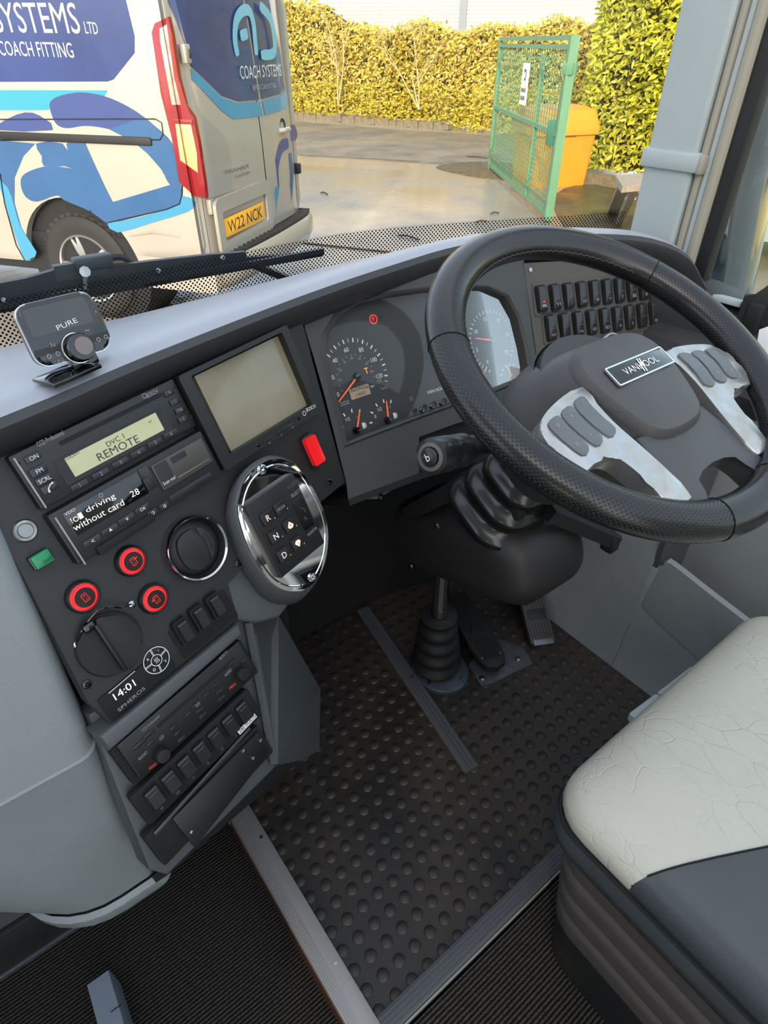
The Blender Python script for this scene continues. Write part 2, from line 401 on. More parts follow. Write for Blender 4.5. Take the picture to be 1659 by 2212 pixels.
# ------------------------------------------------------------------ panels of the cab as planes
PL = Pl(at(13, 985, .566), (.225, -.888, .40), (.963, .262, .045))       # centre panel with the radios
PL2 = PL.off(-.018)                                                      # lower stack, set back a little
PG = PL.off(.024)                                                        # gear selector plate
PC = Pl((.4293, .65, .6365), (0, -.894, .447), (1, 0, 0))                # dial faces
PSU = PC.off(.022)                                                       # surround of the dials
PS = Pl(PSU.hit(1150, 700), (-.14, -.88, .44), (.99, -.157, 0))          # switch panel
WP = Pl((.598, .354, .816), (0, -.429, .903), (1, 0, 0))                 # steering wheel
GZ = -.45                                                                # ground outside

# ------------------------------------------------------------------ the coach: floor, walls, pillar, glazing
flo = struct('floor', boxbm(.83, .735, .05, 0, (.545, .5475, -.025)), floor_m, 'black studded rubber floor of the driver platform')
stud_me = mesh_of(lathe([(.0098, -.0006), (.0094, .0010), (.0080, .0018), (.0001, .0020)], 14, False, False), 'stud', 60)
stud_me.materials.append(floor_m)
spots = []
for i in range(27):
    for j in range(28):
        x, y = .1555 + .0306 * i, 1.052 - .0310 * j
        if x > .935 or y < .212 or x < .152 or y > .9: continue
        spots.append((x, y))
def shown(p):
    d = Vector((p[0], p[1], 0)) - CAM; z = d.dot(FWD)
    px, py = IW / 2 + F * d.dot(RGT) / z, IH / 2 - F * d.dot(UPV) / z
    hid = px < 520 or py > 2230 or px > 1420 or (px < 700 and py < 1620) or py < 1430
    return (1 if hid else 0, d.length)
spots.sort(key=shown)
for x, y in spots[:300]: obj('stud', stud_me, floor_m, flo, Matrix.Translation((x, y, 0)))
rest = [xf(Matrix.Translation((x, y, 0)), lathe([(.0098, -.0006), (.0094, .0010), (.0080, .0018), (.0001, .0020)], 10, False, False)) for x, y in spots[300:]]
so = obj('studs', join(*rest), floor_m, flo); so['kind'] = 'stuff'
carpet = struct('floor_carpet', boxbm(1.55, 2.6, .05, 0, (-.66, -.55, -.125)), carpet_m, 'ribbed dark brown carpet of the lower aisle')
struct('floor_carpet_step', boxbm(1.4, 1.4, .05, 0, (.83, -.525, -.028)), carpet_m, 'ribbed dark carpet behind the driver platform beside the seat')
# aluminium step nosing and its brown riser
nos = struct('trim_1', boxbm(.036, .86, .006, .001, (.130, .19, .004)), alu, 'aluminium nosing along the step edge of the driver platform')
for k in range(4): obj('rib', bm_vf(boxbm(.0016, .86, .0016, 0, (.1135 + .0032 * k, .19, .0075))), alu, nos)
obj('nosing_face', boxbm(.005, .86, .022, .001, (.1115, .19, -.006)), alu, nos)
for y in (.53, .30, .08): obj('screw', lathe([(.0032, .006), (.003, .0078), (.0001, .008)], 12), steel, nos, Matrix.Translation((.138, y, 0)))
struct('trim_2', boxbm(.012, .86, .085, 0, (.118, .19, -.060)), brown_m, 'dark brown riser under the aluminium step nosing')
rs = struct('trim_3', boxbm(.80, .030, .008, .002, (.545, .197, .001)), strip_m, 'dark ribbed edging strip along the back of the driver platform')
for k in range(4): obj('rib', boxbm(.80, .0022, .002, 0, (.545, .188 + .006 * k, .0055)), strip_m, rs)
obj('bright_edge', boxbm(.80, .002, .010, 0, (.545, .1805, .001)), alu, rs)
a = onz(1018, 1662, .004); b = a.lerp(onz(735, 1245, .004), .78)
ps = struct('trim_4', bar(a, b, .030, .008), strip_m, 'grey ribbed strip crossing the footwell floor towards the pedals')
for k in (-1, 0, 1):
    sd = (b - a).cross(Vector((0, 0, 1))).normalized() * (.008 * k)
    obj('rib', bar(a + sd + Vector((0, 0, .005)), b + sd + Vector((0, 0, .005)), .003, .003), strip_m, ps)
for t in (.18, .5): obj('screw', lathe([(.003, .0), (.0028, .0022), (.0001, .0024)], 10), steel, ps, Matrix.Translation(a.lerp(b, t) + Vector((.006, 0, .005))))
# front bulkhead and its matt black lining, put in to keep the footwell dark
struct('wall_front', loft([[(x, y, z) for x, y in ((.14, .86), (.37, .875), (.6, .88), (.76, .85), (.9, .80), (1.03, .745), (1.1, .72))] for z in (-.02, .60)], False), matt_blk, 'dark bulkhead at the front of the footwell')
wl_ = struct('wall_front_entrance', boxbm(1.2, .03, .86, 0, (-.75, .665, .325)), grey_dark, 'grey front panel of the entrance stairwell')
obj('kick_band', boxbm(1.2, .012, .10, .003, (-.75, .645, -.04)), panel_blk, wl_)
obj('floor_trim', boxbm(1.2, .006, .010, .001, (-.75, .637, -.094)), alu_dull, wl_)
# right wall: lower cove, map pocket, upper lining
rings = []
for x, z in ((.93, -.01), (.942, .03), (.950, .12), (.957, .285), (.962, .31), (.975, .40), (1.02, .52), (1.09, .63), (1.15, .70)):
    rings.append([(x, y, z) for y in (1.05, .9, .75, .65, .52, .40, .39)])
wr = struct('wall_right', loft(rings, False), grey_plastic, 'grey plastic side wall lining right of the driver footwell')
obj('lower_lining', loft([[(x, y, z) for y in (.392, .2, 0, -.3, -.6)] for x, z in ((.93, -.01), (.942, .03), (.950, .12), (.957, .278), (.961, .285), (.975, .285), (.978, .20))], False), grey_plastic, wr)
obj('upper_lining', quadslab([(1.075, -.6, -.01), (1.075, .392, -.01), (1.085, .392, .60), (1.085, -.6, .60)][::-1], .02), grey_plastic, wr)
PW = Pl((.9535, .35, .15), (-1, 0, .035), (0, -1, 0))
pk = smooth_loop([(1396, 1292), (1434, 1222), (1440, 1214), (1452, 1216), (1535, 1281), (1622, 1348), (1760, 1455), (1640, 1515), (1515, 1424), (1400, 1318), (1392, 1304)], 3)
obj('pocket_panel', plate(PW.uvs(pk), -.01, .004, .003), grey_plastic, wr, PW.M())
obj('pocket_floor', quadslab([(1.072, .39, .16), (.98, .39, .16), (.98, -.6, .16), (1.072, -.6, .16)], .01), matt_blk, wr)  # matt black sheet painted in for the shadow gap above the pocket
obj('gap_end', boxbm(.115, .010, .42, 0, (1.018, .387, .37)), grey_dark, wr)  # darker grey puts the step face's shadow into its colour
obj('ledge', loft([[(x, y, z) for y in (.75, .5, .2, -.2, -.6)] for x, z in ((1.08, .58), (1.06, .62), (1.075, .665), (1.12, .69), (1.21, .695), (1.22, .60))], False), lip_m, wr)
# A pillar
pil = thing('pillar_cover', 'pale grey windscreen pillar cover with a raised clip band', 'pillar', (1.16, .68, .78)); pil['kind'] = 'structure'; pil.name = 'trim_5'
XP = 1.16
def pv(px, py): return onx(px, py, XP)
y0, y1, y2 = pv(1400, 330).y, pv(1508, 330).y, pv(1545, 330).y
def vprism(sec, z0, z1): return loft([[(p[0], p[1], z) for p in sec] for z in (z0, z1)], True, True, True)
obj('cover', vprism([(XP, y0), (XP - .004, y0 - .01), (XP - .006, y1 + .006), (XP - .002, y1), (XP + .05, y1), (XP + .05, y0)], .74, 1.75), pillar_m, pil)
zc = pv(1450, 345).z
obj('clip_band', boxbm(.062, y0 - y1 + .016, .030, .005, (XP + .018, (y0 + y1) / 2 - .002, zc)), pillar_m, pil)
obj('clip_end', boxbm(.03, .014, .030, .005, (XP + .006, y1 - .012, zc - .002)), bead_m, pil)
for k, (dy, r, m) in enumerate(((.008, .0075, bead_m), (.022, .006, pillar_m), (.036, .010, bead_m))):
    obj('bead', tube([(XP + .010, y1 - dy, .72), (XP + .010, y1 - dy, 1.75)], r, 10), m, pil)
obj('rubber_seal', boxbm(.03, .024, 1.05, .004, (XP + .024, y1 - .058, 1.235)), rub_blk, pil)
# side window and its sill
yw = y1 - .07
XS = XP + .045
struct('window_2', ([(XS, -1.2, .70), (XS, yw + .05, .70), (XS, yw + .05, 1.75), (XS, -1.2, 1.75)], [(3, 2, 1, 0)]), side_glass_m, 'tinted side window to the right of the driver')
sl = thing('window_sill', 'black rubber sill and corner moulding below the side window', 'sill', (1.2, .4, .68)); sl['kind'] = 'structure'; sl.name = 'trim_6'
obj('seal', tube(smooth_path([onx(1490, 575, XS - .01), onx(1500, 612, XS - .01), onx(1560, 640, XS - .012), onx(1620, 668, XS - .012), onx(1680, 690, XS - .012), onx(1760, 720, XS - .012)], 5), .011, 8), rub_blk, sl)
obj('corner_moulding', loft([[Vector(p) for p in smooth_loop([onx(1484, 606, XS - .03) + Vector((dx, 0, 0)), onx(1530, 612, XS - .03) + Vector((dx, 0, 0)), onx(1572, 640, XS - .03) + Vector((dx, 0, 0)), onx(1572, 662, XS - .03) + Vector((dx, 0, 0)), onx(1545, 660, XS - .03) + Vector((dx, 0, 0)), onx(1490, 640, XS - .03) + Vector((dx, 0, 0))], 4)] for dx in (.0, .03)], True, True, True), rub_blk, sl)
obj('lower_moulding', loft([[(1.10 + dx, .74, .765 + dz), (1.115 + dx, .55, .757 + dz), (1.12 + dx, .40, .735 + dz), (1.125 + dx, .1, .725 + dz), (1.125 + dx, -.5, .72 + dz)] for dx, dz in ((0, -.14), (-.012, -.05), (0, -.02), (.03, -.006), (.09, -.01))], False), lip_m, sl)

# windscreen: curved pane standing on the dash, bending back at the right-hand corner
base = [(-1.35, .80), (-.9, .87), (-.4, .89), (.06, .897), (.37, .91), (.6, .915), (.76, .875), (.9, .82), (1.03, .765), (1.13, .735)]
bp = smooth_path([(x, y, 0) for x, y in base], 5)
ZB, ZT = .775, 1.75
gl_r = [[(p.x, p.y, ZB) for p in bp], [(p.x, p.y - .03, ZT) for p in bp]]
ws = struct('window_1', loft(gl_r, False), glass_m, 'large clear windscreen above the dashboard')
# printed dot band along its lower edge
hgt = []
V = []; Fc = []; UVc = []
acc = 0; zs = [.78, .815, .848]
for i, p in enumerate(bp):
    if i: acc += (bp[i] - bp[i - 1]).length
    for z in zs:
        V.append((p.x, p.y - .004 - .03 * (z - ZB) / (ZT - ZB), z)); UVc.append((acc / .0048, z / .0048))
m_ = len(zs)
for i in range(len(bp) - 1):
    for j in range(m_ - 1): Fc.append((i * m_ + j, (i + 1) * m_ + j, (i + 1) * m_ + j + 1, i * m_ + j + 1))
fr_me = bpy.data.meshes.new('dot_band'); fr_me.from_pydata(V, [], Fc); uvl = fr_me.uv_layers.new(name='UVMap')
for lp in fr_me.loops: uvl.data[lp.index].uv = UVc[lp.vertex_index]
fr_me.materials.append(frit_m)
link(bpy.data.objects.new('dot_band', fr_me), ws, Matrix.Identity(4))
# the rest of the shell out of view: left side wall, raised and slotted to shape the sunlight, with the entrance door glazing
lw = struct('wall_left', join(*[bm_vf(boxbm(.04, w, h, 0, (-1.40, y, z))) for y, w, z, h in ((-2.35, 1.7, 1.15, 3.0), (-.43, .96, 1.15, 3.0), (.42, .80, .20, 1.1), (.42, .8, 2.2, .9), (-1.205, .59, .04, 1.0), (-1.205, .59, 1.80, 1.7))]), grey_plastic, 'unseen grey entrance side wall of the coach, slotted to shape the sunlight')
struct('window_3', boxbm(.006, 2.4, 1.5, 0, (-1.405, -.3, .99)), glass_m, 'glazed entrance door on the coach near side')
body = struct('wall_outer', join(quadslab([(1.26, .70, GZ + .2), (1.26, -2.5, GZ + .2), (1.26, -2.5, .68), (1.26, .70, .68)], .04)), pillar_m, 'outer side panel of the coach below the window')
struct('wall_nose', loft([[(p.x, p.y + .035, z) for p in bp] for z in (-.2, .70, .765)], False), pillar_m, 'painted front panel of the coach below the windscreen')

# ------------------------------------------------------------------ dashboard
dash = thing('dashboard', 'dark curved coach dashboard with grey top and grey console column', 'dashboard', (.3, .62, 0))
st = [((-1.2, .48, .80), (-1.2, .80, .785)), ((-.30, .525, .816), (-.30, .865, .792)), ((.02, .580, .828), (.06, .872, .797)), ((.165, .622, .832), (.21, .878, .799)), ((.39, .678, .836), (.37, .888, .80)), ((.56, .704, .840), (.56, .893, .802)),
      ((.70, .716, .842), (.73, .858, .802)), ((.85, .700, .838), (.88, .80, .802)), ((.98, .664, .828), (1.0, .742, .802)), ((1.07, .625, .815), (1.08, .70, .795)), ((1.12, .58, .79), (1.135, .64, .785)), ((1.135, .54, .745), (1.15, .56, .745))]
Ls = smooth_path([a for a, b in st], 4); Bs = smooth_path([b for a, b in st], 4)
prof = [(.045, -.052), (.018, -.034), (.004, -.020), (-.004, -.006), (-.004, .004), (.002, .011), (.012, .0155), (.026, .0165)]
def lipring(j): return [(L.x, L.y + prof[j][0], L.z + prof[j][1]) for L in Ls]
obj('lip', loft([lipring(j) for j in range(6)], False), lip_m, dash)
deck = [lipring(5), lipring(6), lipring(7)]
for t in (.25, .6, 1.0):
    e = lipring(7); deck.append([tuple(Vector(e[i]).lerp(Vector((Bs[i].x, max(Bs[i].y, e[i][1] + .004), Bs[i].z)), t) + Vector((0, 0, .004 * math.sin(t * math.pi)))) for i in range(len(Ls))])
obj('top_deck', loft(deck, False), dash_top_m, dash)
cp = [(-60, 1030), (-30, 985), (640, 664), (652, 690), (746, 1042), (720, 1062), (525, 1222), (490, 1262), (516, 1337), (236, 1562), (190, 1518), (0, 1150)]
obj('centre_panel', plate(PL.uvs(cp), -.018, 0, .0015), panel_blk, dash, PL.M())
for p in ((352, 798), (603, 692), (711, 1041), (515, 1216), (187, 1478)):
    u, v = PL.uv(p); obj('screw', lathe([(.0048, 0), (.0046, .0016), (.0036, .0022), (.0026, .0022), (.0020, .0008), (.0001, .0008)], 16), gloss_blk, dash, PL.M(u, v))
# dial surround with its opening
outer = [(646, 662), (700, 850), (748, 1042), (752, 1078), (815, 1078), (905, 1022), (905, 944), (985, 915), (1172, 860), (1150, 720), (1131, 560), (1040, 560), (930, 566), (800, 600), (720, 636)]
hole = [(750, 955), (726, 860), (705, 770), (709, 722), (733, 682), (775, 656), (850, 638), (930, 627), (1000, 622), (1050, 624), (1092, 642), (1116, 685), (1132, 750), (1142, 810), (1060, 843), (985, 868), (900, 898), (820, 928)]
hole_uv = PSU.uvs(hole)
bm = bmesh.new(); lp = []
for poly in (ccw(PSU.uvs(outer)), hole_uv):
    vs = [bm.verts.new((p[0], p[1], 0)) for p in poly]; lp += [bm.edges.new((vs[i - 1], vs[i])) for i in range(len(vs))]
bmesh.ops.triangle_fill(bm, use_beauty=True, use_dissolve=False, edges=lp)
bmesh.ops.recalc_face_normals(bm, faces=bm.faces[:])
obj('dial_surround', bm, surround_m, dash, PSU.M(), 0)
cu = sum(p[0] for p in hole_uv) / len(hole_uv); cv = sum(p[1] for p in hole_uv) / len(hole_uv)
big = [(cu + (p[0] - cu) * 1.045, cv + (p[1] - cv) * 1.07) for p in hole_uv]
obj('opening_rim', loft([[(p[0], p[1], 0) for p in big], [(p[0], p[1], .004) for p in [(cu + (q[0] - cu) * 1.02, cv + (q[1] - cv) * 1.03) for q in hole_uv]], [(p[0], p[1], .001) for p in hole_uv], [(p[0], p[1], -.022) for p in hole_uv]], True), surround_m, dash, PSU.M())
obj('switch_panel', plate(PS.uvs([(1131, 568), (1172, 862), (1300, 830), (1486, 752), (1486, 600), (1440, 566), (1340, 556)]), -.02, 0, .001), switch_panel_m, dash, PS.M())
u, v = PS.uv((1145, 583)); obj('screw', lathe([(.004, 0), (.0036, .0018), (.0001, .002)], 14), steel, dash, PS.M(u, v))
obj('dash_light_block', boxbm(.62, .10, .18, 0, (.66, .795, .65)), matt_blk, dash)  # black block added behind the dials to keep light out of the footwell
obj('column_recess', plate(PSU.uvs([(900, 1030), (905, 935), (1172, 850), (1172, 960)]), -.10, -.02), matt_blk, dash, PSU.M())
u, v = PSU.uv((822, 1072)); obj('screw', lathe([(.005, 0), (.0046, .002), (.0001, .003)], 14), gloss_blk, dash, PSU.M(u, v))
obj('knee_panel', join(quadslab([PSU.hit(752, 1078), PSU.hit(905, 1022), PSU.hit(1172, 940), Vector((.78, .80, .45)), Vector((.40, .80, .45))][:3] + [Vector((.40, .78, .47))], .01)), matt_blk, dash)
# console: bar under the panel, recessed front, right flank, grey column on the entrance side
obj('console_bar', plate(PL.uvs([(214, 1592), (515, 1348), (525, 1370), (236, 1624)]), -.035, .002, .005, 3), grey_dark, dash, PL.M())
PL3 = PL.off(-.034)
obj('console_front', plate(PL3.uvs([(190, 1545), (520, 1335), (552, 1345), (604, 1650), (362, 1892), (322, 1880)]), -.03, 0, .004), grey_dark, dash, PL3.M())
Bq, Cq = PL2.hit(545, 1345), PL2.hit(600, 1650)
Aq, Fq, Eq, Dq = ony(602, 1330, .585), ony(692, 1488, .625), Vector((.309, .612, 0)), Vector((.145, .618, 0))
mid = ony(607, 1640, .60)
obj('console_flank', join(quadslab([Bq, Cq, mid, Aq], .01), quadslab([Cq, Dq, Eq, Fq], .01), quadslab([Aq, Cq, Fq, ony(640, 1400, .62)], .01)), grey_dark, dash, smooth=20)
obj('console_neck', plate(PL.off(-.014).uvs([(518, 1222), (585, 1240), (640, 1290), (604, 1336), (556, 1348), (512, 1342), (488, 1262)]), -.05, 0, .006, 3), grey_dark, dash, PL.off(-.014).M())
obj('console_underside', quadslab([PL3.hit(362, 1890), Vector((-.06, .62, -.09)), Vector((.30, .62, .0)), PL3.hit(604, 1648)], .01), matt_blk, dash)
obj('console_core', boxbm(.26, .18, .50, 0, (.16, .72, .25)), matt_blk, dash)
def csec(xl, xr, yf, z, r, d=.30):
    w = xr - xl; P = []
    for i in range(9):
        a = math.radians(180 + 90 * i / 8); P.append((xl + r + r * math.cos(a), yf + r + r * math.sin(a), z))
    for i in range(5):
        a = math.radians(270 + 90 * i / 4); P.append((xr - .02 + .02 * math.cos(a), yf + .02 + .02 * math.sin(a), z))
    return P + [(xr, yf + d, z), (xl, yf + d, z)]
secs = [(-.33, -.012, .555, .775, .12), (-.33, -.012, .548, .76, .12), (-.32, -.012, .525, .66, .12), (-.30, -.016, .500, .56, .12), (-.290, -.020, .486, .490, .118)]
secs2 = [(-.290, -.020, .486, .4898, .118), (-.292, -.018, .483, .488, .118), (-.290, -.019, .484, .480, .118), (-.262, -.022, .480, .38, .118), (-.228, -.020, .486, .27, .118), (-.188, -.014, .498, .172, .115)]
foot = [(-.188, -.012, .495, .170, .115), (-.190, -.006, .488, .165, .115), (-.188, -.004, .490, .142, .115), (-.178, -.010, .504, .125, .11)]
for nm, sc in (('column_upper', secs), ('column_lower', secs2), ('column_foot', foot)):
    obj(nm, loft([csec(*s) if len(s) == 5 else csec(*s) for s in [(a[0], a[1], a[2], a[3], a[4]) for a in sc]], True, nm == 'column_upper', nm == 'column_foot'), col_grey, dash)
# ------------------------------------------------------------------ devices on the centre panel
def slab(pl, name, q, z0, z1, mat, parent, r=.001, bev=.0006, seg=3):
    u, v, w, h = q if len(q) == 4 and not hasattr(q[0], '__len__') else pl.rect(q, z1)
    return obj(name, plate(rrect(w, h, r, seg), 0, z1 - z0, min(bev, (z1 - z0) * .45)), mat, parent, pl.M(u, v, z0))
def frame(pl, name, q, qi, z0, z1, mat, parent, r=.003, ri=.001, zin=None):
    u, v, w, h = pl.rect(q, z1) if hasattr(q[0], '__len__') else q
    a, b, w2, h2 = pl.rect(qi, z1) if hasattr(qi[0], '__len__') else qi
    return obj(name, ringplate(rrect(w, h, r), rrect(w2, h2, ri, 4, a - u, b - v), 0, z1 - z0, (zin - z0) if zin is not None else None), mat, parent, pl.M(u, v, z0))
def disc(pl, name, p, prof, mat, parent, seg=36, o=0.0):
    u, v = pl.uv(p, o) if p[0] > 3 else p
    return obj(name, lathe(prof, seg, False, False), mat, parent, pl.M(u, v, o))
def ring_flat(pl, name, uv, r, w, mat, parent, z, a0=0, a1=360, n=40, cy=1.0):
    V = []; Fc = []
    for i in range(n + 1):
        a = math.radians(a0 + (a1 - a0) * i / n)
        for rr in (r - w / 2, r + w / 2): V.append((rr * math.cos(a), rr * cy * math.sin(a), 0))
    for i in range(n): Fc.append((2 * i, 2 * i + 1, 2 * i + 3, 2 * i + 2))
    return obj(name, (V, Fc), mat, parent, pl.M(uv[0], uv[1], z), 0)
def base_of(pl, q): return pl.hit(sum(p[0] for p in q) / len(q), sum(p[1] for p in q) / len(q))

# --- CCD radio
RQ = [(13, 985), (376, 820), (425, 919), (91, 1101)]
rd = thing('car_radio', 'black radio with lit olive display reading REMOTE, top left of the centre panel', 'radio', base_of(PL, RQ))
slab(PL, 'faceplate', RQ, 0, .012, dev_blk, rd, .002, .0012)
P1 = PL.off(.012)
slab(P1, 'disc_slot', [(124, 951), (350, 850), (353, 858), (128, 962)], -.0004, .0003, matt_blk, rd, .002, 0)
slab(P1, 'display_window', [(112, 1000), (352, 876), (374, 932), (146, 1044)], -.0003, .0006, panel_blk, rd, .001, 0)
P1d = PL.off(.0127)
slab(P1, 'display', [(139, 996), (336, 886), (352, 928), (166, 1031)], 0, .0007, lcd_on, rd, .0005, 0)
T(P1d, 'REMOTE', (215, 997), (303, 954), (207, 981), lcd_ink, rd, .0003)
T(P1d, 'DVC 1', (233, 966), (270, 946), (229, 955), lcd_ink, rd, .0003)
T(P1d, 'COCKPIT', (143, 995), (174, 979), (140, 988), lcd_ink, rd, .0003)
T(P1d, 'TP', (322, 916), (329, 912), (320, 911), lcd_ink, rd, .0003)
T(P1, 'CCD Professional', (83, 966), (139, 938), (79, 955), grey_p, rd, .0003)
T(P1, 'BOSCH', (319, 860), (342, 848), (316, 851), grey_p, rd, .0003)
ring_flat(P1, 'emblem', P1.uv((312, 855)), .0024, .0006, grey_p, rd, .0003)
for q, s in (([(52, 988), (85, 973), (90, 988), (58, 1004)], 'ON'), ([(62, 1016), (96, 1000), (105, 1017), (70, 1034)], 'FM'), ([(74, 1036), (108, 1020), (115, 1035), (82, 1052)], 'SCRL'), ([(87, 1054), (121, 1037), (130, 1053), (95, 1071)], '')):
    b = slab(P1, 'button', q, 0, .0022, btn_blk, rd, .0006, .0006)
    u, v, w, h = P1.rect(q)
    if s: TC(P1, s, (u, v), .0040, white_p, b, .0026)
    else: obj('handset_icon', tube([(-.004, -.002, 0), (-.002, .0012, 0), (.002, .0026, 0), (.005, .0022, 0)], [.0012, .0006, .0006, .0012], 6), white_p, b, P1.M(u, v, .0024, .3))
for p, s in (((364, 848), '^'), ((377, 868), '::'), ((388, 886), 'TA'), ((395, 905), 'C')):
    u, v = P1.uv(p); b = slab(P1, 'button', (u, v, .0118, .0064), 0, .002, btn_blk, rd, .0006, .0006); TC(P1, s, (u, v), .003, grey_p, b, .0024)
for i, p in enumerate(((171, 1048), (217, 1023), (259, 999), (298, 977), (334, 956), (368, 937))):
    u, v = P1.uv(p); b = slab(P1, 'preset_button', (u, v, .0175, .0062), 0, .0016, btn_blk, rd, .0006, .0005); TC(P1, str(i + 1), (u, v), .0038, grey_p, b, .002)
for p in ((40, 1001), (91, 1078), (378, 836), (413, 900)): disc(P1, 'pin_hole', p, [(.0019, .0002), (.0001, .0003)], matt_blk, rd, 10)
obj('side_edge', plate(rrect(.0016, PL.rect(RQ)[3] - .004), 0, .001), alu, rd, P1.M(PL.rect(RQ)[0] - PL.rect(RQ)[2] / 2 + .0012, PL.rect(RQ)[1], -.0006))

# --- tachograph
TQ = [(102, 1116), (434, 928), (480, 1019), (175.5, 1227)]
tg = thing('tachograph', 'black tachograph reading driving without card, mounted under the lit radio', 'tachograph', base_of(PL, TQ))
slab(PL, 'housing', TQ, 0, .016, dev_blk, tg, .002, .0014)
P2 = PL.off(.016)
slab(P2, 'display', [(138, 1106), (298, 1018), (319, 1064), (163, 1164)], 0, .0008, gloss_blk, tg, .001, .0003)
for s, a, b, c in (('driving', (189, 1111), (251, 1078), (185, 1096)), ('without card', (161, 1148), (269, 1090), (156, 1134)), ('28', (284, 1075), (302, 1066), (280, 1062))): T(P2, s, a, b, c, oled, tg, .0012)
T(P2, '!', (155, 1131), (157, 1130), (151, 1119), oled, tg, .0012)
u, v = P2.uv((163, 1121)); ring_flat(P2, 'wheel_icon', (u, v), .0022, .0007, oled, tg, .0012)
u, v = P2.uv((173, 1114)); slab(P2, 'card_icon', (u, v, .0042, .0060), .0009, .0012, oled, tg, .0003, 0)
T(P2, 'VDO', (141, 1115), (163, 1102), (138, 1109), white_p, tg, .0012)
ring_flat(P2, 'card_reader_mark', P2.uv((217, 1070)), .0018, .0007, grey_p, tg, .0012)
slab(P2, 'card_slot_column', [(299, 1014), (318, 1003), (341, 1052), (322, 1063)], 0, .0016, btn_blk, tg, .001, .0005)
slab(P2, 'slot_key', [(308, 1036), (322, 1028), (334, 1053), (321, 1061)], .0016, .0028, dev_blk, tg, .001, .0004)
fl = slab(P2, 'printer_flap', [(326, 1009), (432, 945), (462, 994), (356, 1062)], 0, .003, mk('flap_warm_reflect', (70, 66, 60), .35), tg, .0012, .0008)  # brownish flap colour stands in for a warm reflection
P2f = PL.off(.019)
slab(P2f, 'finger_grip', [(368, 990), (398, 972), (404, 983), (374, 1003)], -.0006, .0004, btn_blk, fl, .0006, 0)
slab(P2f, 'flap_line', [(385, 1030), (452, 990), (453, 992), (386, 1032)], 0, .0004, steel, fl, 0, 0)
slab(P2f, 'sticker', [(332, 1008), (358, 992), (380, 1034), (354, 1050)], 0, .0003, btn_blk, fl, .0005, 0)
T(P2f, 'Scan me!', (354, 1049), (380, 1033), (351, 1042), white_p, fl, .0006)
slab(P2, 'lower_bar', [(366, 1073), (455, 1018), (459, 1030), (372, 1086)], 0, .0012, btn_blk, tg, .0006, .0005)
for p, s, w in (((199, 1168), '<', .018), ((237, 1144), '', .018), ((273, 1121), 'v', .018), ((307, 1099), 'OK', .016), ((329, 1108), 'o', .0105), ((354, 1093), 'o', .0105)):
    u, v = P2.uv(p); b = slab(P2, 'button', (u, v, w, .0068), 0, .0016, btn_blk, tg, .0006, .0005)
    if s: TC(P2, s, (u, v), .0034, white_p, b, .002)
    else: obj('arrow_icon', ([(-.0018, -.0014, 0), (.0018, -.0014, 0), (0, .002, 0)], [(0, 1, 2)]), white_p, b, P2.M(u, v, .002), 0)
slab(PL, 'card_tray', [(206, 1186), (330, 1108), (338, 1122), (222, 1201)], 0, .020, matt_blk, tg, .001, .001)
for p in ((128, 1132), (172, 1205), (440, 948), (470, 1010)): disc(P2, 'pin_hole', p, [(.0019, .0002), (.0001, .0003)], matt_blk, tg, 10)
obj('side_edge', plate(rrect(.0016, PL.rect(TQ)[3] - .004), 0, .001), alu, tg, P2.M(PL.rect(TQ)[0] - PL.rect(TQ)[2] / 2 + .0012, PL.rect(TQ)[1], -.0006))

# --- monitor
MQ = [(385, 809), (619, 704), (697, 884), (486, 1021)]
SQ = [(418, 812), (604, 725), (665, 872), (502, 978)]
mo = thing('monitor', 'black framed display screen, switched off, right of the radio', 'monitor', base_of(PL, MQ))
frame(PL, 'bezel', MQ, [(413, 812), (612, 716), (672, 874), (497, 984)], 0, .020, dev_blk, mo, .004, .002, .006)
slab(PL, 'screen', SQ, .002, .0085, screen_m, mo, .001, 0)
P3 = PL.off(.020)
T(P3, 'BOSCH', (663, 890), (682, 880), (660, 883), white_p, mo, .0003)
ring_flat(P3, 'emblem', P3.uv((657, 893)), .0026, .0007, white_p, mo, .0003)
for q in ([(569, 951), (588, 941), (590, 945), (571, 956)], [(597, 934), (633, 913), (635, 917), (599, 939)]): slab(P3, 'button', q, 0, .0012, btn_blk, mo, .0006, .0004)
for p in ((558, 962), (646, 904)): disc(P3, 'sensor', p, [(.0022, .0004), (.0001, .0006)], gloss_blk, mo, 10)
for p, s in (((582, 957), '<'), ((608, 940), '*'), ((632, 923), '>')): TC(P3, s, P3.uv(p), .0026, grey_p, mo, .0003)

# --- hazard rocker
HQ = [(650, 944), (679, 932), (706, 1001), (680, 1016)]
hz = thing('hazard_switch', 'bright red hazard warning rocker below the monitor', 'switch', base_of(PL, HQ))
slab(PL, 'housing', HQ, 0, .007, panel_blk, hz, .006, .002, 5)
u, v, w, h = PL.rect([(657, 948), (681, 939), (702, 995), (681, 1008)], .012)
V, Fc = loft([[(x, y, z) for x, y in rrect(w, h * 1.0, .003)] for z in (0, .006)], True, False, False)
obj('rocker', loft([[(x * k, y * k, (.004 + .004 * abs(y) / h * 2 * (1 if y < 0 else 1.0)) if zz else 0) for x, y in rrect(w, h, .003, 5)] for zz, k in ((0, 1), (1, 1), (1, .9))], True, False, True), red_sw, hz, PL.M(u, v, .006))
obj('triangle_mark', join(*[tube([(math.cos(a) * .0035, math.sin(a) * .0035, 0), (math.cos(a + 2.0944) * .0035, math.sin(a + 2.0944) * .0035, 0)], .0005, 5) for a in (1.571, 3.665, 5.760)]), mk('mark_pink', (255, 140, 140), .5), hz, PL.M(u, v - h * .25, .0118))

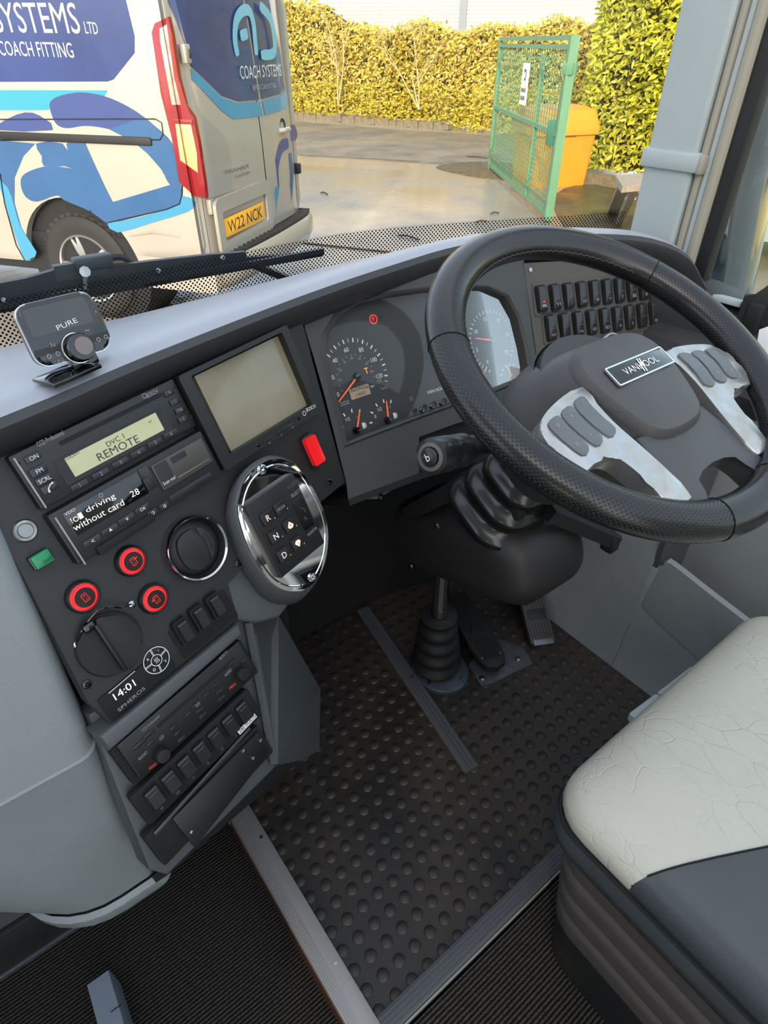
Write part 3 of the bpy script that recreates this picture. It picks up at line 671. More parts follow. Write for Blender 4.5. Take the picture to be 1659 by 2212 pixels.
# --- chrome push button, green indicator, three lit red buttons
cb = thing('push_button', 'round polished steel push button left of the tachograph', 'button', PL.hit(53, 1146))
disc(PL, 'collar', (53, 1146), [(.0108, 0), (.0108, .002), (.0098, .0032), (.0072, .0032)], chrome_worn, cb)
disc(PL, 'cap', (53, 1146), [(.0070, .0024), (.0070, .0042), (.0064, .0048), (.0001, .0048)], steel, cb)
gi = thing('indicator_lamp', 'small square green indicator below the steel push button', 'indicator', PL.hit(92, 1210))
slab(PL, 'housing', [(62, 1204), (104, 1182), (116, 1212), (74, 1236)], 0, .006, gloss_blk, gi, .001, .001)
slab(PL, 'lens', [(68, 1204), (106, 1185), (117, 1211), (79, 1233)], .006, .0115, green_m, gi, .0008, .0008)
dashes(PL, PL.uv((95, 1206)), .009, .0045, 4, mk('green_print', (20, 88, 60), .6), gi, .0120)
icons = {}
for (p, dx, lb) in (((280, 1211), .004, 'red lit round button with right door icon, upper of three'), ((176, 1288), 0, 'red lit round button with plain door icon, leftmost of three'), ((329, 1292), -.004, 'red lit round button with left door icon, nearest the rocker blanks')):
    t = thing('lit_push_button', lb, 'button', PL.hit(*p), 'three red lit door buttons')
    disc(PL, 'collar', p, [(.0168, 0), (.0166, .0055), (.0152, .0075), (.0136, .0075), (.0136, .0045)], dev_blk, t)
    disc(PL, 'lit_ring', p, [(.0136, .0030), (.0136, .0044), (.0100, .0044)], led_red, t)
    disc(PL, 'cap', p, [(.0110, .0040), (.0110, .0085), (.0108, .0092), (.0102, .0096)], led_red_dim, t)
    disc(PL, 'cap_face', p, [(.0103, .0085), (.0102, .0097), (.0001, .0099)], mk('cap_dark_red', (34, 8, 8), .35) if 'cap_dark_red' not in MAT else MAT['cap_dark_red'], t)
    u, v = PL.uv(p)
    ic = [tube([(a, b, 0), (c, d, 0)], .00022, 4) for a, b, c, d in ((-.0026, -.0040, .0026, -.0040), (.0026, -.0040, .0026, .0040), (.0026, .0040, -.0026, .0040), (-.0026, .0040, -.0026, -.0040), (-.001, .0016, .001, .0024), (-.0006, -.0022, .0008, -.0016))]
    if dx: ic.append(tube([(dx * .5, .0016, 0), (dx * 1.3, .0016, 0)], .0006, 4))
    obj('door_icon', join(*ic), led_red_dim, t, PL.M(u, v, .0101, .12))

# --- air vent
vt = thing('air_vent', 'round black air vent with chrome rim beside the gear selector', 'vent', PL.hit(427, 1185))
vu, vv = PL.uv((427, 1184), .010)
obj('rim', lathe([(.0375, 0), (.0385, .006), (.0382, .011), (.0365, .0135), (.0345, .012), (.0335, .008)], 48, False, False), chrome_worn, vt, PL.M(vu, vv))
obj('inner_ring', lathe([(.0336, .009), (.0330, .0065), (.0322, .0055), (.0318, .002)], 48, False, False), dev_blk, vt, PL.M(vu, vv))
obj('ball', lathe([(.0318, .001), (.0285, .0042), (.022, .0066), (.014, .0082), (.006, .0088), (.0001, .009)], 40, False, False), rub_blk, vt, PL.M(vu, vv))
fp = [(-.021, -.013), (-.022, .008), (-.014, .0215), (.004, .023), (.0085, .012), (.009, -.006), (.004, -.022), (-.010, -.0225)]
obj('flap', plate(smooth_loop(fp, 4), 0, .0042, .0012), panel_blk, vt, PL.M(vu, vv, .0062))
obj('side_flap', plate(smooth_loop([(.0105, -.020), (.0125, -.004), (.0105, .020), (.018, .0145), (.0225, 0), (.018, -.015)], 4), 0, .003, .001), panel_blk, vt, PL.M(vu, vv, .0052))

# --- round socket cover with its lanyard
sc_ = thing('socket_cover', 'round black socket cap with a raised grip and lanyard', 'cap', PL.hit(238, 1392))
su, sv = PL.uv((240, 1392), .008)
obj('disc', lathe([(.0330, 0), (.0335, .006), (.0320, .0085), (.0001, .0092)], 44, False, False), rub_blk, sc_, PL.M(su, sv))
obj('half_step', plate(smooth_loop([(-.003, -.030), (-.003, .029), (.012, .0285), (.024, .018), (.029, 0), (.025, -.017), (.012, -.029)], 4), 0, .006, .002), rub_blk, sc_, PL.M(su, sv, .008))
obj('grip', boxbm(.0035, .060, .010, .001, (-.004, 0, .013)), dev_blk, sc_, PL.M(su, sv))
obj('hinge_tab', boxbm(.013, .010, .012, .003, (-.009, .031, .010)), gloss_blk, sc_, PL.M(su, sv))
obj('lanyard', tube(smooth_path([PL.hit(283, 1305, .005), PL.hit(262, 1312, .010), PL.hit(240, 1311, .012), PL.hit(214, 1318, .014), PL.hit(196, 1335, .012), PL.hit(180, 1358, .010), PL.hit(168, 1378, .008), PL.hit(164, 1392, .004)], 4), .0011, 6), gloss_blk, sc_)
for p in ((283, 1305), (165, 1392)): disc(PL, 'screw', p, [(.0042, 0), (.004, .003), (.0025, .004), (.0001, .004)], chrome_worn, sc_, 12)

# --- three blank rockers
rb_panel = slab(PL, 'rocker_bezel', [(364, 1364), (488, 1268), (512, 1334), (396, 1426)], -.0005, .0012, matt_blk, dash, .003, .0004)
for p, lb in (((398, 1363), 'blank black rocker nearest the round dial keypad'), ((433, 1334), 'blank black rocker in the middle of the three below the vent'), ((467, 1308), 'blank black rocker nearest the gear selector pod')):
    t = thing('blank_rocker', lb, 'switch', PL.hit(*p), 'blank rockers under the air vent')
    u, v = PL.uv(p, .006)
    frame(PL, 'housing', (u, v, .0185, .031), (u, v, .0135, .025), .0, .008, matt_blk, t, .003, .002, .001)
    obj('rocker', loft([[(x * k, y * k, z + .003 * (y / .0125) ** 2 if z > .001 else 0) for x, y in rrect(.0130, .0245, .002, 4)] for z, k in ((0, 1), (.0075, 1), (.009, .86))], True, False, True), btn_blk, t, PL.M(u, v, .001))
    obj('divider', boxbm(.0105, .0004, .0005, 0, (0, -.002, .0093)), dim_p, t, PL.M(u, v, .001))

# --- heater control
hc = thing('heater_control', 'black heater timer with white dial keypad and 14:01 clock', 'control', PL.hit(290, 1480))
slab(PL, 'panel', [(214, 1512), (352, 1400), (384, 1440), (238, 1560)], 0, .0022, matt_blk, hc, .002, .0006)
P4 = PL.off(.0022)
ku, kv = P4.uv((338, 1426))
for r, w in ((.0146, .0009), (.0062, .0008)): ring_flat(P4, 'dial_ring', (ku, kv), r, w, white_p, hc, .0004)
sp = [xf(Matrix.Rotation(math.radians(a), 4, 'Z'), ([(.0062, -.0009, 0), (.0142, -.0009, 0), (.0142, -.0003, 0), (.0062, -.0003, 0), (.0062, .0003, 0), (.0142, .0003, 0), (.0142, .0009, 0), (.0062, .0009, 0)], [(0, 1, 2, 3), (4, 5, 6, 7)])) for a in (12, 90, 180, 262)]
obj('dial_spokes', join(*sp), white_p, hc, P4.M(ku, kv, .0004), 0)
for a, s in ((135, 'A'), (50, ')'), (315, 'V'), (225, 'o')):
    TC(P4, s, (ku + .0104 * math.cos(math.radians(a)), kv + .0104 * math.sin(math.radians(a))), .0034, white_p, hc, .0005)
obj('heat_icon', join(*[tube([(x, -.003, 0), (x + .0008, -.001, 0), (x - .0006, .001, 0), (x + .0004, .003, 0)], .0004, 5) for x in (-.0018, 0, .0018)]), white_p, hc, P4.M(ku, kv, .0005))
T(P4, '14:01', (250, 1513), (294, 1480), (246, 1497), clock_m, hc, .0005)
T(P4, 'SPHEROS', (257, 1538), (314, 1488), (254, 1531), grey_p, hc, .0005)
a_, b_2 = Vector(P4.uv((234, 1498))), Vector(P4.uv((291, 1449)))
obj('display_line', tube([(a_.x, a_.y, 0), (b_2.x, b_2.y, 0)], .0005, 4), white_p, hc, P4.M(0, 0, .0005))

# --- lower stack: second radio, rocker row, socket panel
LQ = [(259, 1616), (516, 1375), (546, 1447), (305, 1691)]
lr = thing('car_radio', 'dark lower radio with two knobs, below the 14:01 clock', 'radio', base_of(PL2, LQ))
u, v, w, h = PL2.rect([(240, 1632), (520, 1370), (550, 1448), (300, 1705)], .004)
slab(PL2, 'surround', (u, v, w, h), -.01, .004, matt_blk, lr, .003, .001)
slab(PL2, 'faceplate', LQ, .002, .010, dev_blk, lr, .002, .001)
P5 = PL2.off(.010)
slab(P5, 'disc_slot', [(340, 1570), (504, 1418), (507, 1424), (345, 1577)], -.0003, .0003, matt_blk, lr, .001, 0)
for p in ((345, 1628), (517, 1453)):
    k = disc(P5, 'knob', p, [(.0085, 0), (.0082, .009), (.0074, .0105), (.0001, .0108)], dev_blk, lr, 24)
for p, w in (((300, 1608), .016), ((325, 1605), .009), ((322, 1585), .014), ((350, 1596), .008), ((374, 1572), .008), ((383, 1584), .008), ((392, 1596), .010), ((407, 1543), .008), ((425, 1522), .012), ((432, 1534), .010), ((438, 1546), .010), ((447, 1500), .008), ((466, 1480), .008), ((474, 1494), .010), ((478, 1508), .010), ((500, 1433), .010), ((525, 1428), .008)):
    u, v = P5.uv(p); slab(P5, 'button', (u, v, w, .0048), 0, .0012, btn_blk, lr, .0006, .0004)
T(P5, 'CCD Professional', (308, 1582), (345, 1548), (305, 1577), grey_p, lr, .0003)
T(P5, 'BOSCH', (476, 1426), (492, 1410), (473, 1420), grey_p, lr, .0003)
for s, a, b, c in (('VIDEO', (322, 1664), (339, 1651), (320, 1659)), ('MENU', (497, 1490), (510, 1478), (495, 1485))): T(P5, s, a, b, c, red_p, lr, .0003)
for s, a, b in (('RADIO', (301, 1642), (318, 1626)), ('AUDIO', (486, 1462), (500, 1448)), ('CD', (346, 1598), (354, 1590)), ('DVD', (424, 1528), (432, 1520))): T(P5, s, a, b, (a[0] - 3, a[1] - 6), grey_p, lr, .0014)
SWQ = [(284, 1729), (534, 1480), (561, 1538), (329, 1794)]
sw = thing('switch_row', 'black panel of seven dark rockers under the lower radio', 'switch panel', base_of(PL2, SWQ))
slab(PL2, 'panel', SWQ, -.008, .003, matt_blk, sw, .004, .001)
u, v, w, h = PL2.rect(SWQ, .003)
for k in range(7):
    uu = u - w * .385 + w * .128 * k
    r = obj('rocker', loft([[(x * q, y * q, z) for x, y in rrect(.0165, .026, .002, 3)] for z, q in ((0, 1), (.006, 1), (.0075, .85))], True, False, True), btn_blk, sw, PL2.M(uu, v + .003, .003))
    obj('line_mark', boxbm(.010, .0007, .0004, 0, (0, .007, .0077)), dim_p, r, PL2.M(uu, v + .003, .003))
    TC(PL2.off(.003), 'xw*aotx'[k], (uu, v - h * .36), .004, dim_p, sw, .0003)
SOQ = [(318, 1818), (558, 1553), (583, 1625), (359, 1878)]
sk_ = thing('socket_console', 'lowest black panel of the console with an angled socket plate', 'panel', base_of(PL2, SOQ))
slab(PL2, 'panel', SOQ, -.012, .001, matt_blk, sk_, .003, .001)
obj('socket_plate', plate(PL2.uvs([(371, 1768), (556, 1580), (580, 1625), (420, 1830)], .004), 0, .005, .001), dev_blk, sk_, PL2.M(0, 0, .001))
for p in ((408, 1792), (520, 1618), (541, 1634), (557, 1596)): disc(PL2, 'screw', p, [(.003, .006), (.0028, .008), (.0001, .0085)], steel, sk_, 10)
a_, b_2 = PL2.hit(335, 1802, .006), PL2.hit(540, 1573, .006)
ts = obj('trim_bar', bar(a_, b_2, .0020, .004), alu_dull, None); lab(ts, 'thin bright metal bar between the two lowest console panels', 'trim bar')
vs_ = thing('label_strip', 'small white sticker reading 240 VOLTS on the lower console', 'sticker', PL2.hit(534, 1562))
VQ = [(512, 1580), (549, 1539), (555, 1548), (518, 1587)]
ua, ub, uc = Vector(PL2.uv(VQ[3], .008)), Vector(PL2.uv(VQ[2], .008)), Vector(PL2.uv(VQ[0], .008))
obj('strip', plate([ua, ub, ub + (uc - ua), uc], 0, .0006), white_p, vs_, PL2.M(0, 0, .008))
T(PL2.off(.0088), '240 VOLTS', (519, 1584), (553, 1548), (514, 1579), mk('print_ink', (80, 72, 60), .6), vs_, .0003)

# --- gear selector: pod, chrome plate, keypad
gs = thing('gear_selector', 'gear selector keypad R N D on an oval chrome plate', 'gear selector', PG.hit(607, 1133))
go = smooth_loop(PG.uvs([(590, 991), (560, 1003), (531, 1031), (514, 1075), (513, 1117), (534, 1183), (556, 1222), (580, 1254), (606, 1272), (632, 1277), (660, 1272), (682, 1252), (700, 1210), (706, 1160), (700, 1115), (682, 1072), (650, 1017), (622, 997)]), 3)
gc = (sum(p[0] for p in go) / len(go), sum(p[1] for p in go) / len(go))
def scl(k, du=0, dv=0): return [(gc[0] + (p[0] - gc[0]) * k + du, gc[1] + (p[1] - gc[1]) * k + dv) for p in go]
obj('plate', plate(go, -.001, .003, .0022, 3), chrome, gs, PG.M())
obj('plate_groove', loft([[(p[0], p[1], .0032) for p in scl(.93)], [(p[0], p[1], .0040) for p in scl(.915)], [(p[0], p[1], .0032) for p in scl(.90)]], True), chrome, gs, PG.M())
obj('pod', loft([[(p[0], p[1], z) for p in scl(k, du, dv)] for z, k, du, dv in ((-.001, 1.02, 0, 0), (-.006, 1.07, 0, -.002), (-.018, 1.10, 0, -.008), (-.040, 1.10, .004, -.022), (-.075, .95, .01, -.035))], True, True, False), grey_dark, gs, PG.M())
KQ = [(531, 1093), (634, 1020), (701, 1171), (606, 1254)]
slab(PG, 'keypad', KQ, .002, .011, dev_blk, gs, .002, .0016)
PK = PG.off(.011)
for p, s in (((575, 1118), 'R'), ((592, 1158), 'N'), ((610, 1198), 'D'), ((603, 1097), 'MODE'), ((623, 1134), '+'), ((640, 1173), '-')):
    u, v = PK.uv(p)
    b = obj('key', loft([[(x * k, y * k, z) for x, y in rrect(.0185, .0175, .003, 4)] for z, k in ((0, 1), (.0010, .98), (.0034, .90), (.0038, .80))], True, False, True), btn_blk, gs, PK.M(u, v))
    if s in '+-': obj('key_sign', plate([(-.0048, -.0012), (-.0022, -.0042), (.0022, -.0042), (.0048, -.0012), (0, .005)] if s == '+' else [(-.0048, .0012), (-.0022, .0042), (.0022, .0042), (.0048, .0012), (0, -.005)], 0, .0002), lit_p, b, PK.M(u, v, .0038), 0)
    TC(PK, s, (u, v), .0075 if len(s) == 1 and s not in '+-' else (.0034 if s == 'MODE' else .003), (lit_p if len(s) == 1 and s not in '+-' else (grey_p if s == 'MODE' else dev_blk)), b, .0042)
    disc(PK, 'key_led', (u + .0082, v - .0058), [(.0011, .003), (.0001, .0042)], white_p, gs, 8)
slab(PK, 'digit_window', [(629, 1084), (650, 1070), (679, 1132), (660, 1147)], 0, .0008, gloss_blk, gs, .001, 0)
obj('digit_segments', join(*[tube([(x, y, 0), (x2, y2, 0)], .0004, 4) for x, y, x2, y2 in ((-.002, .009, .003, .004), (.003, .004, .003, -.001), (-.002, -.006, .002, -.010), (-.002, -.010, -.001, -.004))]), dim_p, gs, PK.M(*PK.uv((655, 1108)), .001))
T(PK, 'SELECT', (630, 1076), (649, 1062), (627, 1069), grey_p, gs, .0006)
T(PK, 'MONITOR', (666, 1159), (685, 1142), (664, 1153), grey_p, gs, .0006)
T(PK, 'ALLISON', (622, 1058), (645, 1041), (619, 1050), dim_p, gs, .0006)
for p in ((563, 1014), (672, 1247)): disc(PG, 'screw', p, [(.0062, .003), (.006, .0045), (.004, .0052), (.0026, .0052), (.002, .0030), (.0001, .003)], chrome_worn, gs, 18)

# ------------------------------------------------------------------ dials
ic_ = thing('instrument_cluster', 'instrument cluster with speedometer, rev counter and orange needles', 'gauge', PC.hit(920, 800))
hv = [((p[0] - cu) * 1.01 + cu, (p[1] - cv) * 1.01 + cv) for p in hole_uv]
off = Vector(PSU.p0 - PC.p0)
obj('face', ([(p[0], p[1], 0) for p in hv], [tuple(range(len(hv)))]), dial_m, ic_, PSU.M(0, 0, -.0222), 0)
def bartick(a, r, ln, w): 
    c, s = math.cos(math.radians(a)), math.sin(math.radians(a)); V = []
    for rr, ww in ((r - ln / 2, -w / 2), (r - ln / 2, w / 2), (r + ln / 2, w / 2), (r + ln / 2, -w / 2)): V.append((rr * c - ww * s, rr * s + ww * c, 0))
    return V, [(3, 2, 1, 0)]
def needle(c, a, ln, parent, w=.0026, hub=.006):
    n = obj('needle', loft([[(-.004, -w / 2, z), (ln * .97, -w * .28, z), (ln, 0, z), (ln * .97, w * .28, z), (-.004, w / 2, z)] for z in (0, .0012)], True, True, True), orange_m, parent, PC.M(c[0], c[1], .0035, math.radians(a)))
    obj('needle_hub', lathe([(hub, .001), (hub * .95, .0055), (hub * .7, .0075), (.0001, .008)], 20, False, False), gloss_blk, parent, PC.M(c[0], c[1]))
def pang(a, b):
    p, q = PC.uv(a), PC.uv(b); return math.degrees(math.atan2(q[1] - p[1], q[0] - p[0]))
sc0 = PC.uv((769, 814)); R0 = .0522
obj('speed_ticks', join(*[bartick(203 - 1.8 * k, R0, .0060 if k % 10 == 0 else .0052, .0020 if k % 10 == 0 else .0009) for k in range(0, 126, 5)]), white_p, ic_, PC.M(*sc0, .0006), 0)
for k in range(0, 121, 20):
    a = math.radians(203 - 1.8 * k); TC(PC, str(k), (sc0[0] + .0405 * math.cos(a), sc0[1] + .0405 * math.sin(a)), .0062, white_p, ic_, .0006)
TC(PC, '125', (sc0[0] + .040 * math.cos(math.radians(-23)), sc0[1] + .040 * math.sin(math.radians(-23))), .0044, grey_p, ic_, .0006)
obj('mph_ticks', join(*[bartick(203 - 1.8 * 1.609 * k, .0315, .002, .0012) for k in range(0, 76, 5)]), grey_p, ic_, PC.M(*sc0, .0006), 0)
for k in range(10, 71, 10):
    a = math.radians(203 - 1.8 * 1.609 * k); TC(PC, str(k), (sc0[0] + .0272 * math.cos(a), sc0[1] + .0272 * math.sin(a)), .0036, grey_p, ic_, .0006)
needle(sc0, pang((769, 814), (735, 860)), .050, ic_)
TC(PC, 'km/h', PC.uv((829, 838)), .0040, grey_p, ic_, .0006); TC(PC, 'mph', PC.uv((747, 852)), .0032, dim_p, ic_, .0006); TC(PC, 'km', PC.uv((804, 834)), .0036, white_p, ic_, .0006)
od = slab(PC, 'odometer', [(753, 841), (796, 829), (801, 851), (760, 864)], 0, .0009, mk('odometer_lcd', (150, 132, 108), .5, emit=.1), ic_, .001, 0)
T(PC.off(.001), '3629456', (757, 848), (796, 838), (755, 841), lcd_ink, od, .0003); T(PC.off(.001), '1402', (771, 857), (790, 851), (769, 850), lcd_ink, od, .0003)
TC(PC, 'T', PC.uv((791, 801)), .0085, mk('lamp_amber', (255, 150, 40), .5, emit=.5), ic_, .0008, name='trip_lamp')
ring_flat(PC, 'brake_lamp_ring', PC.uv((806, 690)), .0062, .0016, led_red_dim, ic_, .0008); TC(PC, 'P', PC.uv((806, 690)), .0062, led_red_dim, ic_, .0009)
grn = mk('lamp_green_off', (38, 62, 44), .6)
TC(PC, '[ ]', PC.uv((786, 697)), .006, grn, ic_, .0008); TC(PC, 'D', PC.uv((824, 684)), .006, grn, ic_, .0008)
dashes(PC, PC.uv((744, 868)), .016, .0022, 9, grey_p, ic_, .0006)
dashes(PC, PC.uv((745, 873)), .016, .0022, 10, grey_p, ic_, .0006)
for c, s0, nums, na in (((768, 930), (773, 895), 0, 76), ((836, 908), (832, 872), 0, 92)):
    g = PC.uv(c)
    obj('gauge_ticks', join(*[bartick(a, .0292, .0052, .0020) for a in (170, 140, 112, 84, 58)]), white_p, ic_, PC.M(*g, .0006), 0)
    needle(g, pang(c, s0), .029, ic_, .0026, .0055)
    TC(PC, '0', (g[0] - .0185, g[1] + .0115), .0050, white_p, ic_, .0006); TC(PC, '1/2', (g[0] - .0075, g[1] + .0195), .0050, white_p, ic_, .0006); TC(PC, '1/1', (g[0] + .0095, g[1] + .0180), .0045, grey_p, ic_, .0006)
    obj('fuel_icon', join(bm_vf(boxbm(.0046, .0070, .0004)), bm_vf(boxbm(.0012, .0050, .0004, 0, (.0038, -.0006, 0))), bm_vf(boxbm(.0064, .0010, .0004, 0, (.0004, -.0045, 0)))), white_p, ic_, PC.M(g[0] + .0155, g[1] + .0035, .0006))
rc0 = PC.uv((1062, 736)); RR = .048
for k in range(0, 31):
    pass
obj('rev_ticks', join(*[bartick(237 - 9.35 * k, RR, .0058, .0016 if k % 5 == 0 else .0010) for k in range(0, 31)]), white_p, ic_, PC.M(*rc0, .0006), 0)
for k in range(0, 31, 5):
    a = math.radians(237 - 9.35 * k); TC(PC, str(k), (rc0[0] + .037 * math.cos(a), rc0[1] + .037 * math.sin(a)), .0062, white_p, ic_, .0006)
needle(rc0, pang((1062, 736), (1008, 730)), .040, ic_)
for c, na in (((1052, 832), (1042, 811)), ((1104, 818), (1094, 797))):
    g = PC.uv(c); obj('gauge_ticks', join(*[bartick(a, .024, .0045, .0016) for a in (150, 128, 106, 84, 60)]), white_p, ic_, PC.M(*g, .0006), 0); needle(g, pang(c, na), .025, ic_, .0024, .004)
TC(PC, 'O', PC.uv((888, 861)), .006, grey_p, ic_, .0006)
T(PC, 'VAN HOOL', (923, 852), (962, 840), (921, 845), white_p, ic_)
obj('lens', ([(p[0], p[1], 0) for p in hv], [tuple(range(len(hv)))]), lens_m, ic_, PSU.M(0, 0, -.008), 0)
for p in ((910, 886), (932, 878), (953, 871), (975, 864)): disc(PSU, 'trip_button', p, [(.0046, 0), (.0044, .003), (.003, .0042), (.0001, .0045)], gloss_blk, ic_, 16)

# ------------------------------------------------------------------ switch rows on the right
ORD = ['first', 'second', 'third', 'fourth', 'fifth', 'sixth', 'seventh', 'eighth', 'ninth', 'tenth']
sw_me = mesh_of(loft([[(x * k, y * k, z + (.0016 * (y / .019) if z > .005 else 0)) for x, y in rrect(.0176, .0400, .003, 4)] for z, k in ((0, 1), (.0075, 1), (.0092, .88))], True, False, True), 'rocker', 40); sw_me.materials.append(btn_blk)
hs_me = mesh_of(ringplate(rrect(.0205, .0450, .004, 4), rrect(.0176, .0408, .003, 4), 0, .0035, 0), 'housing', 40); hs_me.materials.append(matt_blk)
dv_me = mesh_of(boxbm(.0125, .0005, .0005), 'divider', 0); dv_me.materials.append(dim_p)
rows = [('upper', (1171, 645), (1391, 621), 9, ['WC', 'YI', '/', 'OO', 'W', '~', 'T', 'EE', 'o']), ('lower', (1191, 708), (1439, 674), 10, ['=>', '', '/o', 'OD', 'ID', '*', 'T', '', 'nn', 'o'])]
for row, a, b, n, txt in rows:
    ua, ub = Vector(PS.uv(a, .006)), Vector(PS.uv(b, .006))
    mu_ = (ua + ub) / 2; L_ = (ub - ua).length + .030
    obj('row_frame', plate(rrect(L_, .056, .005), 0, .0016, .0008), switch_panel_m, dash, PS.M(mu_.x, mu_.y, 0, math.atan2((ub - ua).y, (ub - ua).x)))
    for k in range(n):
        q = ua.lerp(ub, k / (n - 1)); s = txt[k]
        lb = f'black rocker switch, {ORD[k]} from the dials in the {row} row' + (', marked WC' if s == 'WC' else '')
        t = thing('rocker_switch', lb, 'switch', PS.w(q.x, q.y), 'rocker switches right of the dials')
        obj('housing', hs_me, matt_blk, t, PS.M(q.x, q.y, .0012))
        r = obj('rocker', sw_me, btn_blk, t, PS.M(q.x, q.y, .0012))
        obj('divider', dv_me, dim_p, t, PS.M(q.x, q.y - .002, .0012 + .0092))
        if s: TC(PS, s, (q.x, q.y - .0125), .0050, white_p if s == 'WC' else grey_p, t, .0012 + .0092, w=.0095 if len(s) > 1 else None)
        if s == 'WC': obj('red_mark', boxbm(.005, .0022, .0004), red_p, t, PS.M(q.x, q.y - .006, .0102))
kb = thing('rotary_control', 'small black knob at lower left of the switch panel', 'knob', PS.hit(1192, 778))
disc(PS, 'knob', (1192, 780), [(.012, 0), (.0118, .008), (.010, .010), (.0001, .0104)], btn_blk, kb, 20)
rg = thing('round_dial', 'pale rimmed round control behind the steering wheel hub', 'control', PS.hit(1318, 745))
disc(PS, 'rim', (1318, 752), [(.027, 0), (.027, .006), (.0245, .008), (.023, .006)], pillar_m, rg, 36); disc(PS, 'face', (1318, 752), [(.0232, .004), (.0001, .004)], dev_blk, rg, 30)

# ------------------------------------------------------------------ radio adapter standing on the dash
PU = Pl(ony(135, 730, .632), (.20, -.905, .36), (.94, .30, -.06))
pq = [(34, 664), (196, 622), (243, 742), (80, 792)]
pu = thing('radio_adapter', 'glossy black digital radio adapter with round knob standing on the dash', 'radio adapter', onz(150, 808, .849))
u, v, w, h = PU.rect(pq); h *= 1.06; v -= h * .025
rot = -.02
obj('body', plate(rrect(w, h, .012, 6), -.013, 0, .004, 3), gloss_blk, pu, PU.M(u, v, 0))
obj('chrome_edge', ringplate(rrect(w + .001, h + .001, .0125, 6), rrect(w - .001, h - .001, .0115, 6), -.0065, -.0045), chrome, pu, PU.M(u, v, 0))
slab(PU, 'screen', (u - .002, v + h * .20, w * .80, h * .44), -.0002, .0004, mk('adapter_screen', (20, 18, 18), .04, coat=1.0), pu, .003, 0)
T(PU, 'PURE', (125, 714), (168, 696), (122, 703), white_p, pu, .0009)
slab(PU, 'control_band', (u, v - h * .27, w * .99, .0065), -.0001, .0005, dev_blk, pu, .001, 0)
kk = disc(PU, 'knob', (166, 752), [(.0138, 0), (.0135, .010), (.0118, .0125), (.0001, .013)], gloss_blk, pu, 36)
disc(PU, 'knob_rim', (166, 752), [(.0146, .0002), (.0144, .002), (.0137, .002)], chrome, pu, 36)
disc(PU, 'knob_face', (170, 750), [(.0085, .0126), (.0084, .0136), (.0001, .0138)], mk('knob_face', (120, 108, 104), .3, .6), pu, 30)
for p, s in (((105, 770), 'o'), ((124, 764), 'o'), ((131, 782), 'Go'), ((113, 745), 'N'), ((212, 734), 'o'), ((228, 728), 'o'), ((187, 714), '~')): TC(PU, s, PU.uv(p), .0042, grey_p, pu, .0009)
obj('neck', boxbm(.026, .012, .014, .002), gloss_blk, pu, PU.M(u + .004, v - h / 2 - .004, -.006))
obj('foot', boxbm(.052, .034, .004, .001), gloss_blk, pu, Matrix.Translation(onz(146, 806, .851)) @ Matrix.Rotation(math.radians(22), 4, 'Z') @ Matrix.Rotation(math.radians(-4), 4, 'X'))
# ------------------------------------------------------------------ steering wheel
swh = thing('steering_wheel', 'large black leather steering wheel with worn silver spokes and black badge', 'steering wheel', WP.p0 - WP.n * .05)
def rim_part(name, a0, a1, mat, R=.2035, ra=.0215, rb=.0190, per=False, n=64, m=20):
    V = []; Fc = []; UV = []
    for i in range(n + 1):
        a = math.radians(a0 + (a1 - a0) * i / n)
        for j in range(m):
            b = 2 * math.pi * j / m; rr = R + ra * math.cos(b); V.append((rr * math.cos(a), rr * math.sin(a), rb * math.sin(b)))
    for i in range(n):
        for j in range(m):
            k = (j + 1) % m; Fc.append((i * m + j, (i + 1) * m + j, (i + 1) * m + k, i * m + k))
            UV += [(i, j), (i + 1, j), (i + 1, j + 1), (i, j + 1)]
    me = mesh_of((V, Fc), name, 60)
    if per:
        ul = me.uv_layers.new(name='UVMap'); du = math.radians(abs(a1 - a0)) / n * R / .0036; dv = 2 * math.pi * .02 / m / .0036
        for k, (i, j) in enumerate(UV): ul.data[k].uv = ((i * du + j * dv) * .7071, (i * du - j * dv) * .7071)
    return obj(name, me, mat, swh, WP.M())
rim_part('rim_upper', 30, 153.5, rim_l); rim_part('rim_grip', 154, 253.5, perf_m, per=True); rim_part('rim_grip', -74, 29.5, perf_m, per=True); rim_part('rim_lower', 254, 285.5, rim_l, n=24)
for a in (153.8, 29.8, 253.8, 285.8):
    c = WP.M() @ Vector((.2035 * math.cos(math.radians(a)), .2035 * math.sin(math.radians(a)), 0))
    t = WP.ex * -math.sin(math.radians(a)) + WP.ey * math.cos(math.radians(a)); rd_ = WP.ex * math.cos(math.radians(a)) + WP.ey * math.sin(math.radians(a))
    obj('rim_seam', tube([c + rd_ * .0218 * math.cos(b) + WP.n * .0193 * math.sin(b) for b in [k * 2 * math.pi / 24 for k in range(24)]], .0006, 5, True), matt_blk, swh)
obj('stitching', tube([WP.M() @ Vector(((.2035 - .0212) * math.cos(math.radians(a)), (.2035 - .0212) * math.sin(math.radians(a)), .004 + (.0008 if k % 2 else -.0008))) for k, a in enumerate([36 + k * 1.4 for k in range(80)])], .0006, 4), mk('thread', (70, 66, 60), .6), swh)
